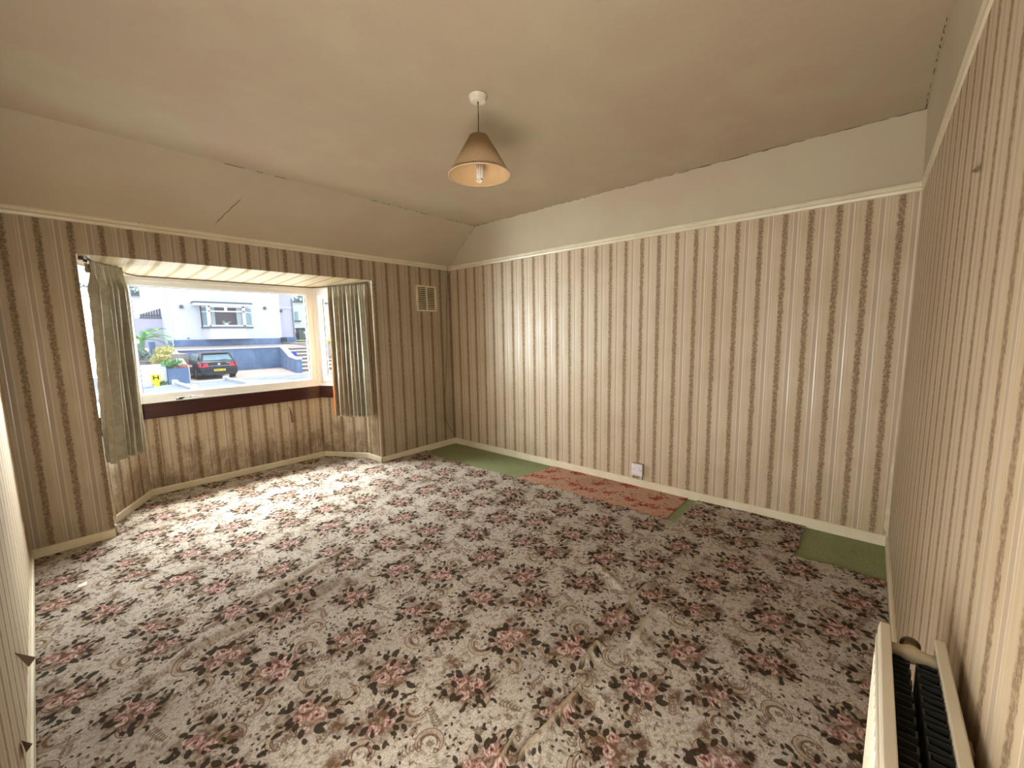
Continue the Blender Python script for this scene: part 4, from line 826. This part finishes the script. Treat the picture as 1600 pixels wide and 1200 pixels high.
def leafball(name, c, r, n, mat, leaf=.06, lab=None, cat='shrub', group=None, seed=1, trunk=None, part='foliage', flat=1.0):
    R = np.random.RandomState(seed); mb = MB(); root = empty(name)
    nb = 7; cs = [Vector((c[0]+R.normal()*r[0]*.45, c[1]+R.normal()*r[1]*.45, c[2]+R.normal()*r[2]*.4)) for _ in range(nb)]
    for i in range(n):
        cc = cs[i % nb]; d = Vector(R.normal(size=3)).normalized(); k = R.uniform(.75, 1.05); p = cc+Vector((d.x*r[0]*.55, d.y*r[1]*.55, d.z*r[2]*.6))*k
        a = Vector(R.normal(size=3)).normalized(); b = a.cross(d).normalized(); s_ = leaf*R.uniform(.6, 1.3); mb.add([p-a*s_, p+b*s_*.5, p+a*s_, p-b*s_*.5], [(0, 1, 2, 3)])
    o = mb.build(part, mat, root); 
    if trunk: MB().tube([(c[0], c[1], trunk), (c[0], c[1], c[2])], [.06*r[0], .03*r[0]], 8).build('trunk', plain('bark', srgb(90, 76, 62), .9), root)
    else: MB().tube([(c[0], c[1], c[2]-r[2]*.9), (c[0], c[1], c[2])], [.04, .02], 6).build('stem', plain('bark', srgb(90, 76, 62), .9), root)
    settle(root, (c[0], c[1], trunk if trunk else c[2]-r[2])); thing('', lab, cat, group, root); return root
lg = plain('leaf_green', srgb(96, 128, 84), .7, var=.25, scale=2); lgy = plain('leaf_grey_green', srgb(128, 146, 140), .8, var=.25, scale=1); ly_ = plain('leaf_yellow', srgb(196, 190, 116), .7, var=.25, scale=3)
lb = plain('leaf_bright', srgb(96, 156, 92), .6, var=.25, scale=3); lp = plain('petal_peach', srgb(214, 164, 146), .7, var=.2, scale=4)
p = P3(205, 120, 66); leafball('tree', (p.x, p.y, p.z-.6), (3.0, 2, 2.0), 900, lgy, .32, 'airy grey-green tree behind the distant pale house', 'tree', None, 3, G)
p = P3(1300, 178, 62); leafball('tree', (p.x, p.y, p.z-.8), (2.4, 2, 1.8), 600, lgy, .3, 'treetop above the flat roofed building', 'tree', None, 4, G)
p = at(*(124, 478), Y=48); leafball('tree', (p.x-.5, p.y, p.z), (1.3, 1.2, 1.3), 500, lgy, .2, 'leafy tree seen in the gap left of the curtain', 'tree', None, 8, G)
# palm
pm = empty('palm'); Yp = 27.5; pc = P3(150, 478, Yp); gl_ = [srgb(90, 150, 70), srgb(150, 190, 90), srgb(110, 170, 110)]
MB().tube([(pc.x-.15, Yp, G), (pc.x-.1, Yp, pc.z-.4), (pc.x, Yp, pc.z)], [.20, .16, .12], 12).build('trunk', plain('palm_trunk', srgb(120, 150, 120), .9), pm)
for i in range(15):
    a = i*2.399; e = .95-.09*(i % 9); L = 1.55+.3*RNG.rand(); d = Vector((math.cos(a), math.sin(a), 0)); mb = MB(); pts = []
    for k in range(9):
        t = k/8; pts.append(Vector((pc.x, Yp, pc.z))+d*L*math.cos(e*.8)*t*(1-.12*t)+Vector((0, 0, L*(math.sin(e)*t-.75*t*t*(1.1-e*.5)))))
    mb.tube(pts, [.022*(1-.8*k/8) for k in range(9)], 5)
    for k in range(1, 34):
        t = k/34; q = pts[min(7, int(t*8))].lerp(pts[min(8, int(t*8)+1)], t*8-int(t*8)); tg = (pts[min(8, int(t*8)+1)]-pts[min(7, int(t*8))]).normalized(); sd = tg.cross(Vector((0, 0, 1))).normalized()
        for s_ in (-1, 1): w = .42*math.sin(math.pi*min(1, t*.9+.12)); v = (sd*s_*.8+tg*.7+Vector((0, 0, .25))).normalized(); mb.add([q-tg*.012, q+v*w, q+tg*.022], [(0, 1, 2)])
    mb.build('frond', plain('palm_leaf_%s' % 'abc'[i % 3], gl_[i % 3], .6), pm)
settle(pm, (pc.x, Yp, G)); thing('', 'small spiky palm growing left of the driveway', 'palm', None, pm)
wx = lambda x, Y: P3(x, 650, Y).x
zz = lambda y, Y, x=200: P3(x, y, Y).z
bx('boundary_wall', (wx(40, 24.9), 24.9, G), (wx(330, 24.9)-.03, 25.2, zz(662, 24.9)), plain('bright_render', (0, 0, 0)), 'low white boundary wall at the road left of the blue planter', 'wall')
sw_ = empty('stone_wall'); k_ = 0
for row in range(4):
    x = wx(120, 27.0)+(row % 2)*.12; zr0 = zz(655, 27.0)+row*.115
    while x < wx(240, 27.0):
        w_ = .22+.14*RNG.rand(); box('stone', (x, 27.0-.02*RNG.rand(), zr0), (x+w_-.015, 27.25, zr0+.10), plain('stone_%s' % 'abc'[k_ % 3], srgb(*[(150, 144, 140), (126, 120, 118), (172, 166, 160)][k_ % 3]), .9), sw_, .01); x += w_; k_ += 1
settle(sw_, (wx(180, 27), 27.0, zz(655, 27.0))); thing('', 'low grey stone wall below the palm', 'wall', None, sw_)
box('stone_wall_base', (wx(60, 27.1), 27.02, G), (wx(240, 27.1), 27.3, zz(655, 27.0)), lilac)['kind'] = 'structure'
bx('white_pier', (wx(236, 26.5), 26.4, G), (wx(268, 26.5), 26.7, zz(588, 26.5)), capw, 'short white pier at the end of the stone wall', 'pier')
bx('blue_gate_pier', (wx(218, 29), 28.8, G), (wx(262, 29), 29.2, zz(490, 29)), blue, 'pale blue gate pier beside the palm', 'pier')
bx('planting_bed_wall', (wx(262, 29.5), 28.6, G), (wx(470, 29.5), 31.8, zz(585, 29.5)), conc, 'raised bed of earth left of the driveway', 'raised bed')
bp_ = empty('planter'); Yq = 24.75; box('planter_wall', (wx(331, Yq), Yq, G), (P3(500, 750, Yq).x, Yq+1.5, zz(684, Yq, 420)), blue, bp_, .01); box('planter_side', (P3(500, 750, Yq).x-.02, Yq+.1, G), (P3(512, 750, Yq).x, Yq+1.9, zz(662, Yq, 500)), capw, bp_, .03)
settle(bp_, (wx(415, Yq), Yq, G)); thing('', 'blue rendered planter at the driveway entrance', 'planter', None, bp_)
p = P3(325, 602, 26.0); leafball('shrub', (p.x, 26.0, p.z), (.52, .4, .36), 1500, ly_, .05, 'yellow variegated shrub above the blue planter', 'shrub', None, 5)
p = P3(355, 660, 25.1); leafball('shrub', (p.x, 25.05, p.z), (.42, .3, .22), 1100, lb, .05, 'bright green shrub spilling over the planter edge', 'shrub', None, 6)
p = P3(440, 672, 25.0); leafball('flowers', (p.x, 25.0, p.z), (.30, .22, .13), 700, lp, .04, 'peach coloured flowers on the blue planter', 'flowers', None, 7)
p = P3(305, 815, 24.6); leafball('weeds', (p.x, 24.6, G+.12), (.28, .12, .12), 400, lg, .04, 'green weeds at the foot of the white wall', 'weeds', None, 9)
p = P3(150, 575, 26.6); leafball('shrub', (p.x, 26.7, p.z), (.35, .2, .22), 700, lgy, .05, 'pale shrub under the palm by the stone wall', 'shrub', None, 10)
# hydrant marker
hm = empty('hydrant_sign'); Yh = 24.3; yl = plain('signal_yellow', srgb(232, 206, 30), .5); hp = P3(254, 765, Yh); hw = .17
MB().prism([(hp.x-hw, Yh, G+.30), (hp.x-.10, Yh, G+.24), (hp.x-.10, Yh, G), (hp.x+.10, Yh, G), (hp.x+.10, Yh, G+.24), (hp.x+hw, Yh, G+.30), (hp.x+hw, Yh, G+.60), (hp.x-hw, Yh, G+.60)], (0, .05, 0)).build('plate', yl, hm)
mb = MB(); zc = G+.46; mb.box((hp.x-.10, Yh-.012, zc-.09), (hp.x-.06, Yh+.002, zc+.09)).box((hp.x+.06, Yh-.012, zc-.09), (hp.x+.10, Yh+.002, zc+.09)).box((hp.x-.06, Yh-.012, zc-.02), (hp.x+.06, Yh+.002, zc+.02)); mb.build('letter_h', plain('sign_black', srgb(20, 20, 24), .6), hm)
settle(hm, (hp.x, Yh, G)); thing('', 'yellow marker with a black H at the roadside', 'sign', None, hm)
# ------------------------------------------------------------------ cars
tyre = plain('tyre', srgb(26, 27, 30), .8); rimm = plain('alloy', srgb(150, 154, 162), .3, .5, .7); glass_d = plain('car_window', srgb(96, 128, 142), .08, .8); tail = plain('tail_lamp_red', srgb(214, 40, 62), .25)
def car(x0, y0, body, lab, L=4.3, Wd=1.76, H=1.44, rot=0, rails=False):
    """hatchback, rear end at y0 facing -y"""
    root = empty('car'); xc = 0
    def loft(name, secs, mat, par=root, smooth=False, bevel=.0):
        # secs: (y, half width, z0, z1, inset at top); ring of 8
        P = []
        for y, hw_, z0, z1, ins, rz in secs: P += [(-hw_+.06, y, z0), (-hw_, y, z0+.12), (-hw_, y, z0+(z1-z0)*rz), (-hw_+ins, y, z1), (hw_-ins, y, z1), (hw_, y, z0+(z1-z0)*rz), (hw_, y, z0+.12), (hw_-.06, y, z0)]
        n = len(secs); fs = [(i*8+k, i*8+(k+1) % 8, (i+1)*8+(k+1) % 8, (i+1)*8+k) for i in range(n-1) for k in range(8)]+[tuple(reversed(range(8))), tuple(range((n-1)*8, n*8))]
        return MB().add(P, fs).build(name, mat, par, bevel, smooth)
    hw = Wd/2
    loft('body', [(0.0, hw-.10, .30, .92, .10, .8), (.06, hw-.02, .22, .96, .08, .8), (.5, hw, .18, .98, .07, .8), (2.2, hw, .18, .96, .07, .8), (3.2, hw, .18, .94, .08, .8), (3.9, hw-.05, .20, .82, .14, .75), (L-.1, hw-.18, .24, .68, .16, .7), (L, hw-.35, .30, .58, .1, .7)], body, bevel=.03)
    G1 = [(.10, hw-.08, .90), (.48, hw-.25, H-.06), (.75, hw-.27, H), (1.9, hw-.26, H), (2.25, hw-.27, H-.05), (3.15, hw-.10, .92)]
    P = []
    for y, w_, z in G1: P += [(-w_, y, z), (w_, y, z)]
    bs = [(-hw+.07, .10, .93), (hw-.07, .10, .93), (hw-.07, 3.15, .92), (-hw+.07, 3.15, .92)]
    cab = MB().add(P+bs, [(0, 1, 3, 2), (2, 3, 5, 4), (4, 5, 7, 6), (6, 7, 9, 8), (8, 9, 11, 10), (12, 0, 2, 4, 6, 8, 10, 15), (13, 14, 11, 9, 7, 5, 3, 1), (12, 13, 1, 0), (12, 15, 14, 13), (15, 10, 11, 14)]).build('cabin', body, root, .03)
    rg = [(-hw+.22, .155, .985), (hw-.22, .155, .985), (hw-.33, .425, H-.15), (-hw+.33, .425, H-.15)]; MB().prism(rg, (0, -.025, .012)).build('rear_window', glass_d, root, .006)
    for s_ in (-1, 1):
        MB().prism([(s_*(hw-.095), .65, .99), (s_*(hw-.085), 2.85, .97), (s_*(hw-.24), 2.15, H-.10), (s_*(hw-.25), .8, H-.09)], (s_*.02, 0, .004)).build('side_window', glass_d, root)
        tl_ = MB().add([(s_*(hw-.40), -.025, .66), (s_*(hw-.03), .01, .66), (s_*(hw+.006), .22, .70), (s_*(hw+.002), .24, .86), (s_*(hw-.05), .02, .88), (s_*(hw-.40), -.02, .86), (s_*(hw-.40), .1, .66), (s_*(hw-.40), .1, .86)], [(0, 1, 4, 5), (1, 2, 3, 4), (5, 4, 3, 7), (0, 6, 2, 1), (0, 5, 7, 6), (6, 7, 3, 2)]).build('tail_lamp', tail, root, .008)
        mr = MB().add([(s_*(hw-.04), 2.55, .98), (s_*(hw+.20), 2.50, .98), (s_*(hw+.20), 2.42, 1.0), (s_*(hw-.02), 2.45, 1.0), (s_*(hw+.02), 2.55, 1.12), (s_*(hw+.21), 2.52, 1.12), (s_*(hw+.21), 2.40, 1.12), (s_*(hw+.03), 2.43, 1.12)], [(0, 1, 2, 3), (4, 7, 6, 5), (0, 4, 5, 1), (1, 5, 6, 2), (2, 6, 7, 3), (3, 7, 4, 0)]).build('door_mirror', body, root, .01)
        for yw in (.78, 3.35):
            w_ = MB().tube([(s_*(hw-.20), yw, .32), (s_*(hw+.005), yw, .32)], .32, 28).build('wheel', tyre, root, .02)
            MB().tube([(s_*(hw-.02), yw, .32), (s_*(hw+.012), yw, .32)], .21, 20).build('rim', rimm, w_, .01)
            ar = MB()
            for k in range(13):
                a = math.pi*k/12; a2 = math.pi*(k+1)/12
                if k < 12: ar.add([(s_*(hw+.006), yw+math.cos(a)*.36, .32+math.sin(a)*.36), (s_*(hw+.006), yw+math.cos(a2)*.36, .32+math.sin(a2)*.36), (s_*(hw+.006), yw+math.cos(a2)*.325, .32+math.sin(a2)*.325), (s_*(hw+.006), yw+math.cos(a)*.325, .32+math.sin(a)*.325), (s_*(hw-.1), yw+math.cos(a)*.36, .32+math.sin(a)*.36), (s_*(hw-.1), yw+math.cos(a2)*.36, .32+math.sin(a2)*.36)], [(0, 1, 2, 3), (0, 4, 5, 1)])
            ar.build('wheel_arch', dark, root)
        for z in (.80,): box('door_handle', (s_*hw-.012, 1.55, z), (s_*hw+.012, 1.75, z+.03), body, root)
    MB().add([(-hw+.06, -.05, .30), (hw-.06, -.05, .30), (hw, .10, .34), (-hw, .10, .34), (-hw+.05, -.07, .58), (hw-.05, -.07, .58), (hw+.005, .12, .62), (-hw-.005, .12, .62)], [(0, 1, 2, 3), (7, 6, 5, 4), (0, 4, 5, 1), (1, 5, 6, 2), (2, 6, 7, 3), (3, 7, 4, 0)]).build('rear_bumper', body, root, .03)
    box('bumper_skirt', (-hw+.25, -.06, .24), (hw-.25, .05, .34), dark, root, .01)
    pt_ = box('number_plate', (-.26, -.092, .43), (.26, -.068, .54), yl, root, .004)
    for k in range(7):
        if k != 4: box('plate_mark', (-.22+k*.064, -.0955, .455), (-.185+k*.064, -.0925, .515), dark, pt_)
    MB().tube([(0, .0, .80), (0, -.035, .80)], .065, 20).build('emblem', plain('chrome', srgb(190, 196, 204), .2, .5, .8), root, .004)
    box('boot_strip', (-.5, -.035, .70), (.5, .0, .715), plain('chrome', (0, 0, 0)), root)
    box('model_lettering', (.34, -.035, .84), (.52, -.01, .87), plain('chrome', (0, 0, 0)), root)
    MB().tube([(-.02, .16, 1.0), (.40, .14, 1.04)], .012, 6).build('rear_wiper', dark, root)
    box('spoiler', (-hw+.32, .36, H-.10), (hw-.32, .62, H-.045), body, root, .015)
    if rails:
        for yb in (1.05, 1.75):
            b_ = MB().tube([(-hw+.18, yb, H+.035), (hw-.18, yb, H+.035)], .02, 10).build('roof_bar', rimm, root)
            for s_ in (-1, 1): MB().box((s_*(hw-.27)-.07, yb-.035, H-.03), (s_*(hw-.27)+.07, yb+.035, H+.07)).build('bar_foot', plain('bar_foot_grey', srgb(120, 126, 136), .4), b_, .015)
    root.matrix_basis = Matrix.Translation((x0, y0, G)) @ Matrix.Rotation(rot, 4, 'Z')
    thing('', lab, 'car', None, root); return root
blk = plain('black_car_paint', srgb(24, 28, 38), .18, .6); slv = plain('silver_car_paint', srgb(84, 92, 104), .4, .5, .3)
cb_ = car(6.52, 26.4, blk, 'black hatchback parked on the driveway across the street')
car(3.35, 8.05, slv, 'silver hatchback with roof bars parked just outside the window', rot=math.pi/2, rails=True)
